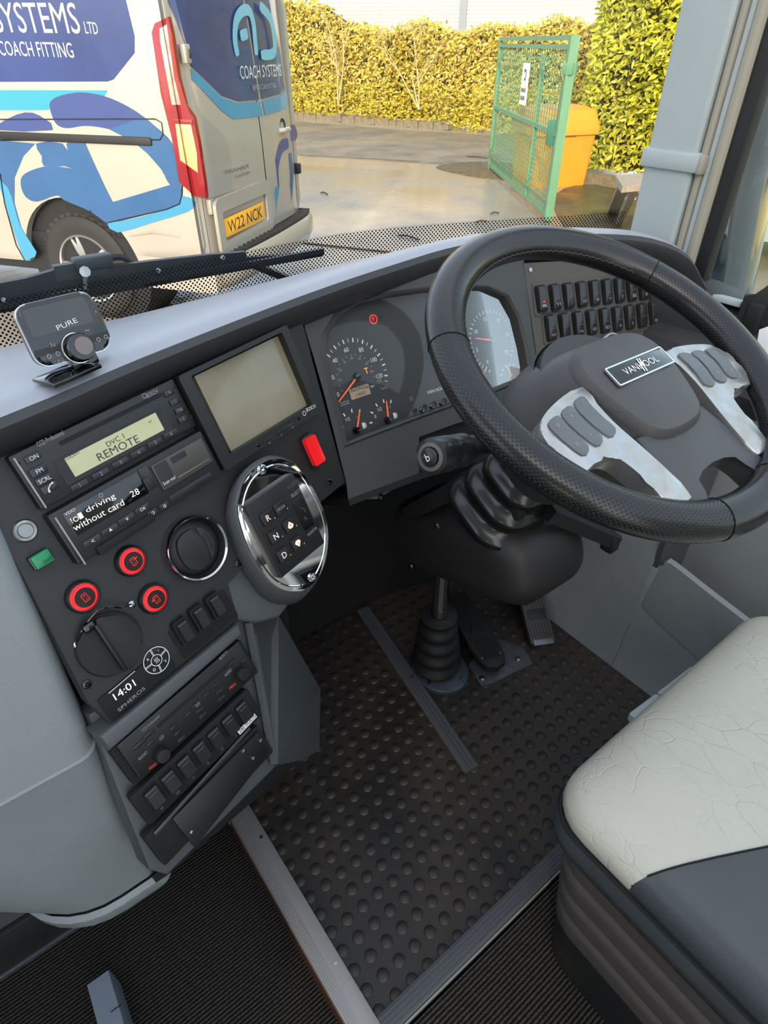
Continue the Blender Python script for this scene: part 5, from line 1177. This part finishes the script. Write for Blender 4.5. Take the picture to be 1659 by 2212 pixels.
# --- industrial building behind the hedge
clad_m = mk('cladding', (196, 192, 180), .6, var=.04, vs=1)
bd = thing('industrial_building', 'pale corrugated metal building rising behind the far hedge', 'building', (20, 24, GZ))
b0, b1 = at(560, 100, 26), at(1420, 100, 24); b0.z = b1.z = 0
bdir = (b1 - b0).normalized(); bn = bdir.cross(Vector((0, 0, 1))); bn = bn if bn.dot(CAM - b0) > 0 else -bn
bl_ = (b1 - b0).length
for k in range(46):
    z = GZ + 1.2 + .12 * k
    obj('cladding_rib', loft([[b0 + bdir * (t * bl_) + bn * o + Vector((0, 0, z + dz)) for o, dz in ((0, 0), (.03, .03), (.03, .085), (0, .115))] for t in (0, 1)], False), clad_m, bd)
obj('wall', quadslab([b0 + Vector((0, 0, GZ)), b1 + Vector((0, 0, GZ)), b1 + Vector((0, 0, 7)), b0 + Vector((0, 0, 7))], .2), clad_m, bd)
pc = b0.lerp(b1, .527); obj('column', bar(pc + bn * .12 + Vector((0, 0, GZ)), pc + bn * .12 + Vector((0, 0, 7)), .28, .22, bn), mk('steel_blue', (118, 128, 138), .5), bd)
obj('window_row', bar(b0 + bdir * 2 + bn * .04 + Vector((0, 0, 3.4)), b0 + bdir * 6 + bn * .04 + Vector((0, 0, 3.4)), .9, .06, bn), mk('dull_glass', (120, 122, 118), .3), bd)
# --- green mesh gate standing open
gm = mk('gate_green', (96, 142, 108), .45, var=.06, vs=8)
gate = thing('mesh_gate', 'open green metal gate with welded wire mesh and white notice', 'gate', onz(1182, 481, GZ))
g1_, g0_ = onz(1182, 478, GZ), onz(1057, 366, GZ)
dg = (g0_ - g1_); dl = dg.length; dgn = dg.normalized(); gnn = dgn.cross(Vector((0, 0, 1)))
GH = 1.60; zb = GZ + .06
PGt = Pl(g1_, gnn if gnn.dot(CAM - g1_) > 0 else -gnn, -dgn)
for p, w in ((g1_, .085), (g0_, .055)): obj('post', bar(Vector((p.x, p.y, GZ + .01)), Vector((p.x, p.y, GZ + GH)), w, w, dgn), gm, gate)
for z in (zb, GZ + GH * .50, GZ + GH - .09): obj('rail', bar(g1_ + Vector((0, 0, z - GZ)), g0_ + Vector((0, 0, z - GZ)), .04, .04), gm, gate)
obj('top_rail', bar(g1_ + Vector((0, 0, GH - .02)), g0_ + Vector((0, 0, GH - .02)), .04, .04), gm, gate)
for k in range(1, 10):
    pass
nv = 34
def wirex(z): 
    f_ = (z - GZ) / GH; return .05 * math.exp(-((f_ - .84) / .035) ** 2) + .05 * math.exp(-((f_ - .14) / .035) ** 2)
for k in range(1, nv):
    p = g1_.lerp(g0_, k / nv); obj('mesh_wire', tube([Vector((p.x, p.y, z)) + PGt.n * wirex(z) for z in [zb + (GZ + GH - .1 - zb) * j / 22 for j in range(23)]], .0056, 4), gm, gate)
for k in range(1, 30):
    z = zb + (GH - .2) * k / 30; obj('cross_wire', tube([g1_ + Vector((0, 0, z - GZ)) + PGt.n * wirex(z), g0_ + Vector((0, 0, z - GZ)) + PGt.n * wirex(z)], .0036, 4), gm, gate)
for t in (.30,): 
    p = g1_.lerp(g0_, t); obj('stile', bar(Vector((p.x, p.y, zb)), Vector((p.x, p.y, GZ + GH * .9)), .045, .03, dgn), gm, gate)
p = g1_.lerp(g0_, .07); obj('lock_box', boxbm(.10, .10, .22, .01, (p.x, p.y, GZ + GH * .50)), mk('lock_green', (60, 122, 96), .5), gate)
obj('hinge', boxbm(.11, .11, .10, .01, (g1_.x, g1_.y, GZ + GH * .84)), gm, gate)
sg_ = thing('notice', 'white notice sheet fixed to the green gate mesh', 'sign', PGt.hit(1146, 182))
u, v = PGt.uv((1146, 182)); obj('sheet', plate(rrect(.30, .40), .065, .075), white_p, sg_, PGt.M(u, v))
dashes(PGt, (u, v - .05), .22, .05, 7, mk('ink_dark', (60, 60, 62), .7), sg_, .077); dashes(PGt, (u, v - .13), .20, .045, 6, MAT['ink_dark'], sg_, .077)
ring_flat(PGt, 'emblem', (u, v + .09), .045, .022, MAT['ink_dark'], sg_, .077, -120, 150)
# --- yellow grit bin
ym = mk('bin_yellow', (222, 150, 40), .45, var=.05, vs=3)
gb = thing('grit_bin', 'yellow plastic grit bin behind the green gate', 'bin', onz(1185, 412, GZ))
bc = onz(1180, 405, GZ) + Vector((.25, .20, 0))
br_ = Matrix.Rotation(math.radians(-20), 4, 'Z'); br_.translation = bc
def bsec(w, d, z): return [(x, y, z) for x, y in rrect(w, d, .05, 4)]
obj('body', loft([bsec(.80, .62, 0), bsec(.86, .68, .62)], True, True, True), ym, gb, br_)
obj('lid', loft([bsec(.92, .74, .60), bsec(.92, .74, .68), bsec(.80, .60, .86), bsec(.60, .40, .90)], True, True, True), ym, gb, br_)
for k in range(4): obj('lid_rib', bar((-.30, -.30 + .10 * k, .80 + .03 * k), (.30, -.30 + .10 * k, .80 + .03 * k), .02, .02), ym, gb, br_)
obj('handle_recess_shade', boxbm(.24, .02, .08, .01, (0, -.345, .62)), mk('bin_shadow', (150, 96, 20), .6), gb, br_)  # darker yellow block paints the shade of a hand recess
# --- wooden trestle bench
wd_m = mk('weathered_wood', (150, 140, 122), .8, var=.15, vs=20, bump=.3, bs=80)
tr = thing('trestle', 'weathered grey wooden trestle by the laurel hedge', 'trestle', onz(1355, 470, GZ))
tt = [onz(1330, 380, GZ + .62), onz(1400, 372, GZ + .62), onz(1410, 395, GZ + .62), onz(1345, 402, GZ + .62)]
obj('top', quadslab([p for p in tt][::-1], .05), wd_m, tr)
for a, b in (((1342, 400), (1318, 458)), ((1352, 402), (1330, 460)), ((1372, 408), (1336, 484)), ((1398, 396), (1382, 470))):
    q = onz(*b, GZ); p = onz(*a, GZ + .58); obj('leg', bar(p, q, .055, .045), wd_m, tr)
obj('stretcher', bar(onz(1330, 430, GZ + .25), onz(1372, 428, GZ + .25), .04, .03), wd_m, tr)

# ------------------------------------------------------------------ van
va = math.radians(-36); hd = Vector((math.sin(va), math.cos(va), 0)); lat = Vector((math.cos(va), -math.sin(va), 0))
w0 = onz(215, 690, GZ)
VS = Pl(w0, -lat, -hd); SR = .965
VR = Pl(w0 - hd * SR, -hd, lat)
van = thing('van', 'white panel van with blue sign writing and yellow rear plate', 'van', w0)
vw = mk('van_white', (168, 163, 152), .25, .15, coat=.6, var=.02, vs=2)
vblue = mk('van_blue', (22, 42, 100), .2, coat=.8, c2=(34, 60, 124), vs=1.2)
vperi = mk('van_periwinkle', (50, 66, 124), .25, coat=.6)
vmid = mk('van_mid_blue', (36, 76, 124), .25, coat=.6, c2=(46, 94, 142), vs=1.0)
vcyan = mk('van_cyan', (58, 134, 172), .25, coat=.6)
vturq = mk('van_turquoise', (44, 142, 168), .25, coat=.6)
vdark = mk('van_dark', (20, 20, 22), .5)
white_v = mk('van_lettering', (205, 205, 202), .4)
VWD = 1.50
arch = [(.44 * math.cos(math.radians(a)), .345 + .43 * math.sin(math.radians(a))) for a in range(172, 7, -8)]
side = [(-3.3, .34), (-.44, .36)] + arch + [(.44, .42), (.90, .43), (.93, .55), (.93, 1.72), (.88, 1.90), (-1.9, 1.90), (-2.7, 1.30), (-3.6, 1.10), (-3.75, .5)]
obj('side_panel', plate(ccw(side), -.05, 0, .004), vw, van, VS.M())
obj('far_side_panel', plate(ccw(side), -VWD - .02, -VWD + .03), vw, van, VS.M())
obj('wheel_housing', plate(circ(.46, 28, 0, .36), -.45, -.06), vdark, van, VS.M())
obj('underbody', boxbm(4.2, .25, VWD - .1, 0, (-1.4, .42, -VWD / 2)), vdark, van, VS.M())
obj('roof', loft([[(s_, z, -d) for d, z in ((.0, 1.86), (.05, 1.92), (.2, 1.965), (VWD - .2, 1.965), (VWD - .05, 1.92), (VWD, 1.86))] for s_ in (.90, -1.9)], False), vw, van, VS.M())
obj('windscreen', loft([[(s_, z, -d) for d in (.06, VWD - .06)] for s_, z in ((-1.9, 1.93), (-2.75, 1.28))], False), vdark, van, VS.M())
obj('bonnet', loft([[(s_, z, -d) for d in (.02, VWD - .02)] for s_, z in ((-2.7, 1.30), (-3.5, 1.12), (-3.75, .9), (-3.8, .4))], False), vw, van, VS.M())
# rear corner post, doors
def rsec(z, w=VWD, lean=0): 
    P = [(0, -.05 + .0)]
    for i in range(7): a = math.radians(180 + 90 * i / 6); P.append((.06 + .06 * math.cos(a), -.04 - .05 * math.sin(a) * 0 + .04 * (1 - math.cos(math.radians(90 * i / 6)) * 0) * 0))
    return P
def rear_curve(z):
    pts = []
    lean = .035 * max(0, z - 1.0)
    for k in range(25):
        v = VWD * k / 24; e = min(v, (VWD - v) * .62) / .16
        bow = -.055 * (1 - min(1, e)) ** 2 + .03 * math.sin(math.pi * v / VWD); narrow = 1 - .03 * max(0, z - 1.1)
        pts.append((v * narrow, z, bow - lean))
    return pts
def rear_pt(v, z, o=0):
    lean = .035 * max(0, z - 1.0); e = min(v, (VWD - v) * .62) / .16
    return (v * (1 - .03 * max(0, z - 1.1)), z, -.055 * (1 - min(1, e)) ** 2 + .03 * math.sin(math.pi * v / VWD) - lean + o) if 0 <= v <= VWD else (v, z, -.055 - lean + o)
def rear_patch(name, poly_px, mat, parent, o=.004):
    """decal on the curved rear: polygon given on the flat rear plane, then laid on the bowed skin"""
    bm = bmesh.new(); vs = [bm.verts.new((u, v, 0)) for u, v in ccw(VR.uvs(poly_px, .02))]; bm.faces.new(vs)
    bmesh.ops.triangulate(bm, faces=bm.faces[:])
    for x in [.1 * k for k in range(1, 16)]: bmesh.ops.bisect_plane(bm, geom=bm.verts[:] + bm.edges[:] + bm.faces[:], plane_co=(x, 0, 0), plane_no=(1, 0, 0))
    for y in (1.1, 1.3, 1.5): bmesh.ops.bisect_plane(bm, geom=bm.verts[:] + bm.edges[:] + bm.faces[:], plane_co=(0, y, 0), plane_no=(0, 1, 0))
    for v in bm.verts: v.co = Vector(rear_pt(v.co.x / (1 - .03 * max(0, v.co.y - 1.1)), v.co.y, o))
    return obj(name, bm, mat, parent, VR.M(), 0)
SEAM = .815
def rear_skin(v0, v1, z0, z1, o=0, n=14, m=8): return loft([[rear_pt(v0 + (v1 - v0) * i / n, z0 + (z1 - z0) * j / m, o) for i in range(n + 1)] for j in range(m + 1)], False)
obj('rear_skin', rear_skin(0, VWD, .40, 1.93, -.012, 30, 12), vdark, van, VR.M(), 60)
obj('rear_door', rear_skin(.05, SEAM - .006, .49, 1.90), vw, van, VR.M(), 60)
obj('rear_door', rear_skin(SEAM + .006, VWD - .05, .49, 1.90), vw, van, VR.M(), 60)
obj('corner_post', loft([[rear_pt(v, z, .001) for v in (0, .015, .03, .046)] + [] for z in (.40, .9, 1.3, 1.7, 1.93)], False), vw, van, VR.M(), 60)
obj('corner_post', loft([[rear_pt(v, z, .001) for v in (VWD - .046, VWD - .03, VWD - .015, VWD)] for z in (.40, .9, 1.3, 1.7, 1.93)], False), vw, van, VR.M(), 60)
obj('corner_fill', loft([[(-.04, z, .0 - .035), (0.0, z, -.055)] for z in (.42, 1.9)], False), vw, van, VR.M())
rear_patch('door_window', [(380, -20), (385, 0), (415, 104), (422, 143), (481, 207), (515, 219), (559, 215), (549, 140), (527, -20)], vblue, van)
rear_patch('door_window', [(532, -20), (553, 140), (564, 214), (608, 203), (621, 186), (616, 127), (592, 13), (584, -20)], vblue, van)
rear_patch('cyan_band', [(422, 147), (481, 211), (514, 223), (560, 219), (566, 250), (503, 257), (481, 240), (424, 172)], vcyan, van)
rear_patch('cyan_band', [(565, 218), (608, 207), (623, 190), (626, 182), (629, 232), (571, 249)], vcyan, van)
def ribbon(pl, name, path, w, mat, parent, o, px=True):
    uv_ = [Vector(pl.uv(p)) if px else Vector(p) for p in path]
    pts = smooth_path([(p.x, p.y, 0) for p in uv_], 5); V = []; Fc = []
    for i, p in enumerate(pts):
        d = (pts[min(i + 1, len(pts) - 1)] - pts[max(i - 1, 0)]).normalized(); s = Vector((-d.y, d.x, 0)) * (w / 2 * (.75 if i in (0, len(pts) - 1) else 1))
        V += [tuple(p + s), tuple(p - s)]
    for i in range(len(pts) - 1): Fc.append((2 * i, 2 * i + 1, 2 * i + 3, 2 * i + 2))
    return obj(name, (V, Fc), mat, parent, pl.M(0, 0, o), 0)
lgm = mk('logo_aqua', (110, 178, 200), .3, coat=.5)
ribbon(VR, 'door_logo', [(507, 121), (501, 85), (504, 45), (517, 24), (532, 24), (541, 50), (545, 90), (548, 119)], .055, lgm, van, .020)
ribbon(VR, 'door_logo', [(556, 119), (584, 113), (583, 70), (574, 36), (553, 12)], .055, lgm, van, .026)
ribbon(VR, 'door_logo', [(512, 78), (528, 72)], .055, lgm, van, .022)
T(VR, 'COACH SYSTEMS', (511, 171), (600, 164), (509, 142), white_v, van, .030)
T(VR, 'BESPOKE COACH FITTING', (537, 195), (588, 189), (536, 184), grey_p, van, .030)
ribbon(VR, 'lower_logo', [(592, 408), (590, 360), (600, 320), (616, 308)], .07, vperi, van, .026); ribbon(VR, 'lower_logo', [(622, 300), (634, 282), (640, 300)], .08, vperi, van, .0)
ribbon(VR, 'lower_logo', [(622, 330), (626, 380), (622, 440)], .06, vmid, van, .016); ribbon(VR, 'lower_logo', [(584, 490), (586, 440), (592, 405)], .07, vcyan, van, .028)
# number plate, trim, badges, handle, hinges
u, v, w, h = VR.rect([(480, 468), (566, 441), (570, 475), (485, 511)], .03)
obj('plate_recess', ringplate(rrect(w + .20, h + .22, .05), rrect(w + .06, h + .06, .02), 0, .022), vw, van, VR.M(u + .01, v + .015, .028))
npl = obj('number_plate', plate(rrect(w, h, .012), 0, .008, .002), mk('plate_yellow', (244, 176, 40), .4), van, VR.M(u, v, .034))
TC(VR, 'W22 NCK', (u, v), h * .66, mk('plate_ink', (24, 22, 18), .5), npl, .0425, w=w * .86)
T(VR, 'TRANSIT', (475, 377), (530, 361), (474, 369), steel, van, .032); T(VR, 'CUSTOM', (499, 385), (530, 375), (498, 379), steel, van, .032)
obj('door_handle', tube([Vector((-.07, 0, .02)), Vector((-.04, 0, .045)), Vector((.05, 0, .045)), Vector((.075, 0, .02))], .016, 8), vw, van, VR.M(*VR.uv((603, 280)), .01))
obj('handle_cup', lathe([(.05, .004), (.046, .010), (.0001, .002)], 20), vdark, van, VR.M(*VR.uv((606, 272)), .008))
for p in ((398, 116), (453, 446)): obj('hinge', boxbm(.055, .085, .03, .008), vw, van, VR.M(*VR.uv(p), .01)); obj('hinge_pin', boxbm(.018, .04, .04, .004), vdark, van, VR.M(VR.uv(p)[0] + .012, VR.uv(p)[1], .012))
obj('latch', boxbm(.05, .07, .05, .006), vdark, van, VR.M(VWD - .03, VR.uv((645, 365))[1], -.02))
# bumper
def bsk(z, o): return [(v, z, rear_pt(min(max(v, .0), VWD), z)[2] + o) for v in [VWD * k / 20 for k in range(21)]]
obj('bumper', loft([bsk(.475, .0), bsk(.475, .10), bsk(.44, .125), bsk(.36, .125), bsk(.30, .09), bsk(.28, .0)], False), vw, van, VR.M(), 50)
obj('bumper_corner', loft([[(-.04, z, -.5), (-.045, z, -.1), (-.03, z, .03), (0, z, .045 if z > .3 else .02), (.03, z, .06)] for z in (.28, .32, .44, .475)], False), vw, van, VR.M(), 50)
bs_ = obj('bumper_step', loft([bsk(.480, .005), bsk(.485, .10)], False), vdark, van, VR.M(), 0)
for k in range(24): obj('tread', boxbm(.022, .010, .085), rub_blk, bs_, VR.M(VWD * (k + .5) / 24, .487, rear_pt(VWD * (k + .5) / 24, .48)[2] + .055))
# tail lamp on the corner
lo_px = [(367, 36), (338, 50), (331, 70), (352, 202), (375, 295), (390, 392), (422, 422), (449, 428), (445, 392), (432, 304), (422, 253), (405, 228), (390, 169), (376, 76)]
tl = obj('tail_lamp', plate(ccw(VS.uvs(lo_px)), -.01, .022, .008, 2), mk('lamp_red', (140, 12, 18), .12, coat=.8), van, VS.M())
obj('clear_lens', plate(ccw(VS.uvs([(350, 62), (366, 52), (382, 168), (396, 226), (376, 226), (352, 90)])), .018, .026, .003), mk('lamp_clear', (225, 205, 190), .15, coat=.8, c2=(200, 120, 110), vs=14), tl, VS.M())
obj('reverse_lens', plate(ccw(VS.uvs([(383, 262), (416, 260), (430, 330), (432, 372), (394, 345)])), .018, .026, .003), mk('lamp_smoke', (190, 150, 120), .12, coat=.8, c2=(235, 200, 120), vs=9), tl, VS.M())
obj('lens_bar', plate(ccw(VS.uvs([(380, 255), (420, 258), (422, 268), (382, 266)])), .020, .030, .002), MAT['lamp_red'], tl, VS.M())
# side graphics
def dec(name, px, mat, o, sm=3):
    uvp = VS.uvs(px); uvp = smooth_loop(uvp, sm) if sm else uvp
    uvp = ccw(uvp); tri = tessellate_polygon([[Vector((a, b, 0)) for a, b in uvp]])
    return obj(name, ([(a, b, 0) for a, b in uvp], [tuple(t) for t in tri]), mat, van, VS.M(0, 0, o), 0)
Z = lambda pts: [(x / 2.37, y / 2.37) for x, y in pts]
dec('window_graphic', [(-500, -60), (265, -60), (272, 0), (291, 78), (291, 114), (245, 172), (232, 176), (-500, 178)], vblue, .0015, 0)
T(VS, 'SYSTEMS', (-6, 70), (177, 73), (-6, 5), white_v, van, .003); T(VS, 'LTD', (186, 72), (214, 74), (186, 47), white_v, van, .003)
T(VS, 'BESPOKE COACH FITTING', (-84, 117), (162, 125), (-84, 86), white_v, van, .003)
dec('turquoise_stripe', [(-500, 194), (233, 195), (226, 207), (100, 238), (-500, 238)], vturq, .0010, 0)
dec('logo_arc', Z([(255, 545), (275, 505), (350, 480), (440, 474), (560, 500), (690, 565), (800, 650), (880, 730), (905, 830), (925, 935), (872, 946), (825, 865), (760, 790), (680, 722), (580, 668), (490, 648), (420, 645), (340, 656), (285, 630)]), vperi, .0022)
dec('logo_arc_lower', Z([(560, 662), (700, 612), (740, 602), (800, 650), (880, 730), (905, 830), (925, 935), (872, 946), (825, 865), (760, 790), (680, 722)]), vmid, .0026, 0)
dec('logo_bar', Z([(342, 740), (355, 712), (385, 700), (415, 704), (430, 718), (480, 830), (540, 960), (578, 1034), (875, 945), (926, 932), (930, 1000), (915, 1045), (800, 1085), (620, 1132), (545, 1140), (470, 1085), (420, 1000), (370, 880)]), vmid, .0030, 0)
dec('logo_skirt', Z([(930, 1000), (1005, 1035), (960, 1085), (780, 1140), (605, 1190), (550, 1142), (640, 1130), (800, 1088), (915, 1046)]), vcyan, .0026, 2)
dec('logo_hook', Z([(106, 935), (130, 888), (230, 852), (340, 858), (385, 880), (430, 980), (462, 1075), (430, 1066), (330, 1025), (290, 1000), (190, 1032), (130, 1005)]), vmid, .0022)
dec('logo_dome', Z([(-20, 665), (40, 608), (130, 575), (205, 592), (272, 666)]), vperi, .0022, 2)
dec('logo_left', Z([(-700, 715), (0, 718), (180, 735), (120, 800), (75, 910), (75, 1040), (110, 1165), (188, 1290), (160, 1322), (120, 1322), (60, 1140), (0, 940), (-200, 720)]), vmid, .0016, 0)
dec('logo_tail', Z([(75, 1060), (108, 1165), (188, 1290), (160, 1322), (122, 1322), (60, 1150), (0, 960), (-30, 900), (40, 960)]), vcyan, .0020, 2)
dec('logo_stem', Z([(185, 735), (320, 735), (390, 860), (330, 850), (225, 850), (215, 800)]), vmid, .0018, 2)
obj('door_rail', plate(rrect(*[abs(x) for x in (VS.rect([(-300, 283), (325, 283), (326, 300), (-300, 300)])[2:])], .01), 0, .012, .003), vdark, van, VS.M(*VS.rect([(-300, 283), (325, 283), (326, 300), (-300, 300)])[:2], .001))
def seamline(px, o=.0035): obj('panel_seam', tube([VS.hit(*p, o) for p in px], .0035, 5), vdark, van)
seamline([(0, 258), (335, 257), (349, 265), (352, 290), (346, 302), (0, 303)]); seamline([(394, 380), (393, 420), (388, 440), (360, 452), (232, 481)]); seamline([(0, 375), (10, 440), (35, 530), (55, 565)])
obj('bumper_crease', tube([VS.hit(280, 510, .002), VS.hit(330, 500, .006), VS.hit(390, 512, .002)], [.002, .010, .002], 6), vw, van)
# wheels
tyre_m = mk('tyre', (38, 37, 36), .75, bump=.4, bs=120); alloy = mk('alloy', (190, 188, 184), .3, .85)
def wheel(s_, d_):
    t = obj('tyre', lathe([(.215, -.20), (.30, -.21), (.325, -.19), (.332, -.15), (.332, -.05), (.325, -.012), (.30, .004), (.26, .006), (.215, -.006)], 48, False, False), tyre_m, van, VS.M(s_, .332, d_))
    for k in range(36): obj('tread_block', boxbm(.03, .05, .014), tyre_m, t, VS.M(s_, .332, d_) @ Matrix.Rotation(k * math.pi / 18, 4, 'Z') @ Matrix.Translation((0, .322, -.03)) @ Matrix.Rotation(.35, 4, 'Y')) if s_ == 0 else None
    r = obj('rim', lathe([(.218, -.004), (.214, .004), (.205, .0), (.198, -.03), (.19, -.14)], 48, False, False), alloy, van, VS.M(s_, .332, d_))
    obj('brake_disc', lathe([(.19, -.10), (.0001, -.10)], 32, False, False), vdark, van, VS.M(s_, .332, d_))
    sp_me = mesh_of(plate([(-.016, .035), (-.030, .12), (-.034, .205), (-.012, .205), (0, .13), (.012, .205), (.034, .205), (.030, .12), (.016, .035)], -.035, -.012, .004), 'wheel_spoke', 40); sp_me.materials.append(alloy)
    for k in range(5): obj('wheel_spoke', sp_me, alloy, r, VS.M(s_, .332, d_) @ Matrix.Rotation(k * 2 * math.pi / 5 + .3, 4, 'Z'))
    obj('hub_cap', lathe([(.055, -.035), (.05, -.010), (.0001, -.006)], 24), alloy, r, VS.M(s_, .332, d_))
wheel(0, -.03); wheel(-2.95, -.03)

# ------------------------------------------------------------------ windscreen wipers outside the glass
wpr = thing('wiper', 'black windscreen wiper with long blade and bracket outside the glass', 'wiper', ony(180, 640, .945))
wm_ = mk('wiper_black', (34, 38, 42), .45)
YW = .955
obj('blade', loft([[ony(px, py, YW) + Vector((0, dy, dz)) for dy, dz in ((-.004, -.005), (.004, -.005), (.004, .005), (-.004, .005))] for px, py in ((-60, 676), (60, 655), (210, 628), (400, 594), (560, 568), (698, 543))], True, True, True), wm_, wpr)
obj('rubber', bar(ony(-60, 682, YW - .002), ony(696, 550, YW - .002), .004, .005), rub_blk, wpr)
obj('arm', loft([[ony(px, py, YW + .012) + Vector((0, dy, dz * k)) for dy, dz in ((-.005, -.009), (.005, -.009), (.005, .009), (-.005, .009))] for px, py, k in ((-60, 645, 1.5), (60, 622, 1.5), (130, 603, 1.6), (275, 590, 1.5), (330, 580, 1.3), (450, 562, 1.0), (530, 553, .8))], True, True, True), wm_, wpr)
obj('upper_strip', bar(ony(280, 578, YW + .014), ony(640, 552, YW + .014), .012, .008), wm_, wpr)
obj('bracket', quadslab([ony(116, 576, YW + .006), ony(122, 608, YW + .006), ony(232, 592, YW + .006), ony(222, 560, YW + .006)], .012), mk('bracket_green', (48, 58, 56), .45), wpr)
obj('cover_block', boxbm(.052, .02, .018, .003, tuple(ony(200, 566, YW + .012))), MAT['bracket_green'], wpr)
obj('bolt', lathe([(.0075, 0), (.0075, .006), (.0001, .007)], 8), steel, wpr, Matrix.Translation(ony(182, 588, YW - .008)) @ Matrix.Rotation(math.radians(70), 4, 'X'))
obj('stem', tube([ony(183, 592, YW - .004), ony(186, 625, YW - .002)], .004, 8), steel, wpr)
obj('hose', tube(smooth_path([ony(225, 560, YW + .02), ony(262, 556, YW + .025), ony(290, 572, YW + .02)], 4), .005, 6), rub_blk, wpr)
for p in ((342, 585), (481, 557), (8, 648)): obj('rivet', lathe([(.004, 0), (.003, .003), (.0001, .0034)], 8), steel, wpr, Matrix.Translation(ony(*p, YW - .006)) @ Matrix.Rotation(math.radians(80), 4, 'X'))
w2 = thing('wiper', 'short black second wiper arm crossing the dotted glass band', 'wiper', ony(600, 595, .945))
obj('arm', bar(ony(548, 572, YW + .01), ony(645, 612, YW - .015), .016, .010), wm_, w2)
# exterior mirror seen through the side window, and a parked vehicle beyond
mi = thing('door_mirror', 'tall dark glossy mirror housing outside the side window', 'mirror', (1.55, .45, .60))
mm = mk('mirror_shell', (52, 66, 70), .12, coat=.9, var=.15, vs=8)
XM = 1.50
def mpt(px, py): return onx(px, py, XM)
ml_, mr_ = [mpt(1528, 660), mpt(1552, 560), mpt(1580, 430), mpt(1610, 300), mpt(1640, 180), mpt(1675, 40)], [mpt(1600, 680), mpt(1625, 560), mpt(1648, 430), mpt(1680, 300), mpt(1715, 180), mpt(1755, 40)]
rg3 = []
for a, b in zip(ml_, mr_):
    c = (a + b) / 2; rx = (a - b).length / 2; d = (b - a).normalized()
    rg3.append([c + d * (rx * math.cos(t)) + Vector((.09 * math.sin(t), 0, 0)) for t in [k * 2 * math.pi / 20 for k in range(20)]])
obj('shell', loft(rg3, True, True, True), mm, mi)
obj('bracket_arm', tube([mpt(1570, 430) + Vector((-.09, 0, 0)), mpt(1620, 440) + Vector((-.09, 0, 0)), Vector((1.27, .60, mpt(1620, 440).z - .02))], .007, 6), alu_dull, mi)
pv_ = thing('parked_bus', 'cream parked vehicle seen far right through the side window', 'vehicle', onz(1680, 560, GZ))
pb = onz(1650, 590, GZ); rdir = Vector((.2, -.98, 0)); pn = Vector((-.98, -.2, 0))
PPB = Pl(pb, pn, rdir)
obj('body', plate(rrect(5.0, 1.7, .15, 4, 2.2, 1.1), -1.0, 0, .03), mk('bus_cream', (222, 206, 150), .35, coat=.5), pv_, PPB.M())
for k in range(4): obj('window', plate(rrect(.9, .62, .08, 4, .4 + 1.15 * k, 1.35), 0, .02), mk('bus_glass', (70, 84, 84), .1) if 'bus_glass' not in MAT else MAT['bus_glass'], pv_, PPB.M())
obj('skirt', plate(rrect(5.0, .35, .05, 3, 2.2, .42), 0, .03), mk('bus_skirt', (150, 160, 150), .4), pv_, PPB.M())
for u_ in (.9, 3.6): obj('wheel', lathe([(.34, -.2), (.34, 0), (.2, .01), (.0001, .01)], 28), tyre_m, pv_, PPB.M(u_, .34, .02))
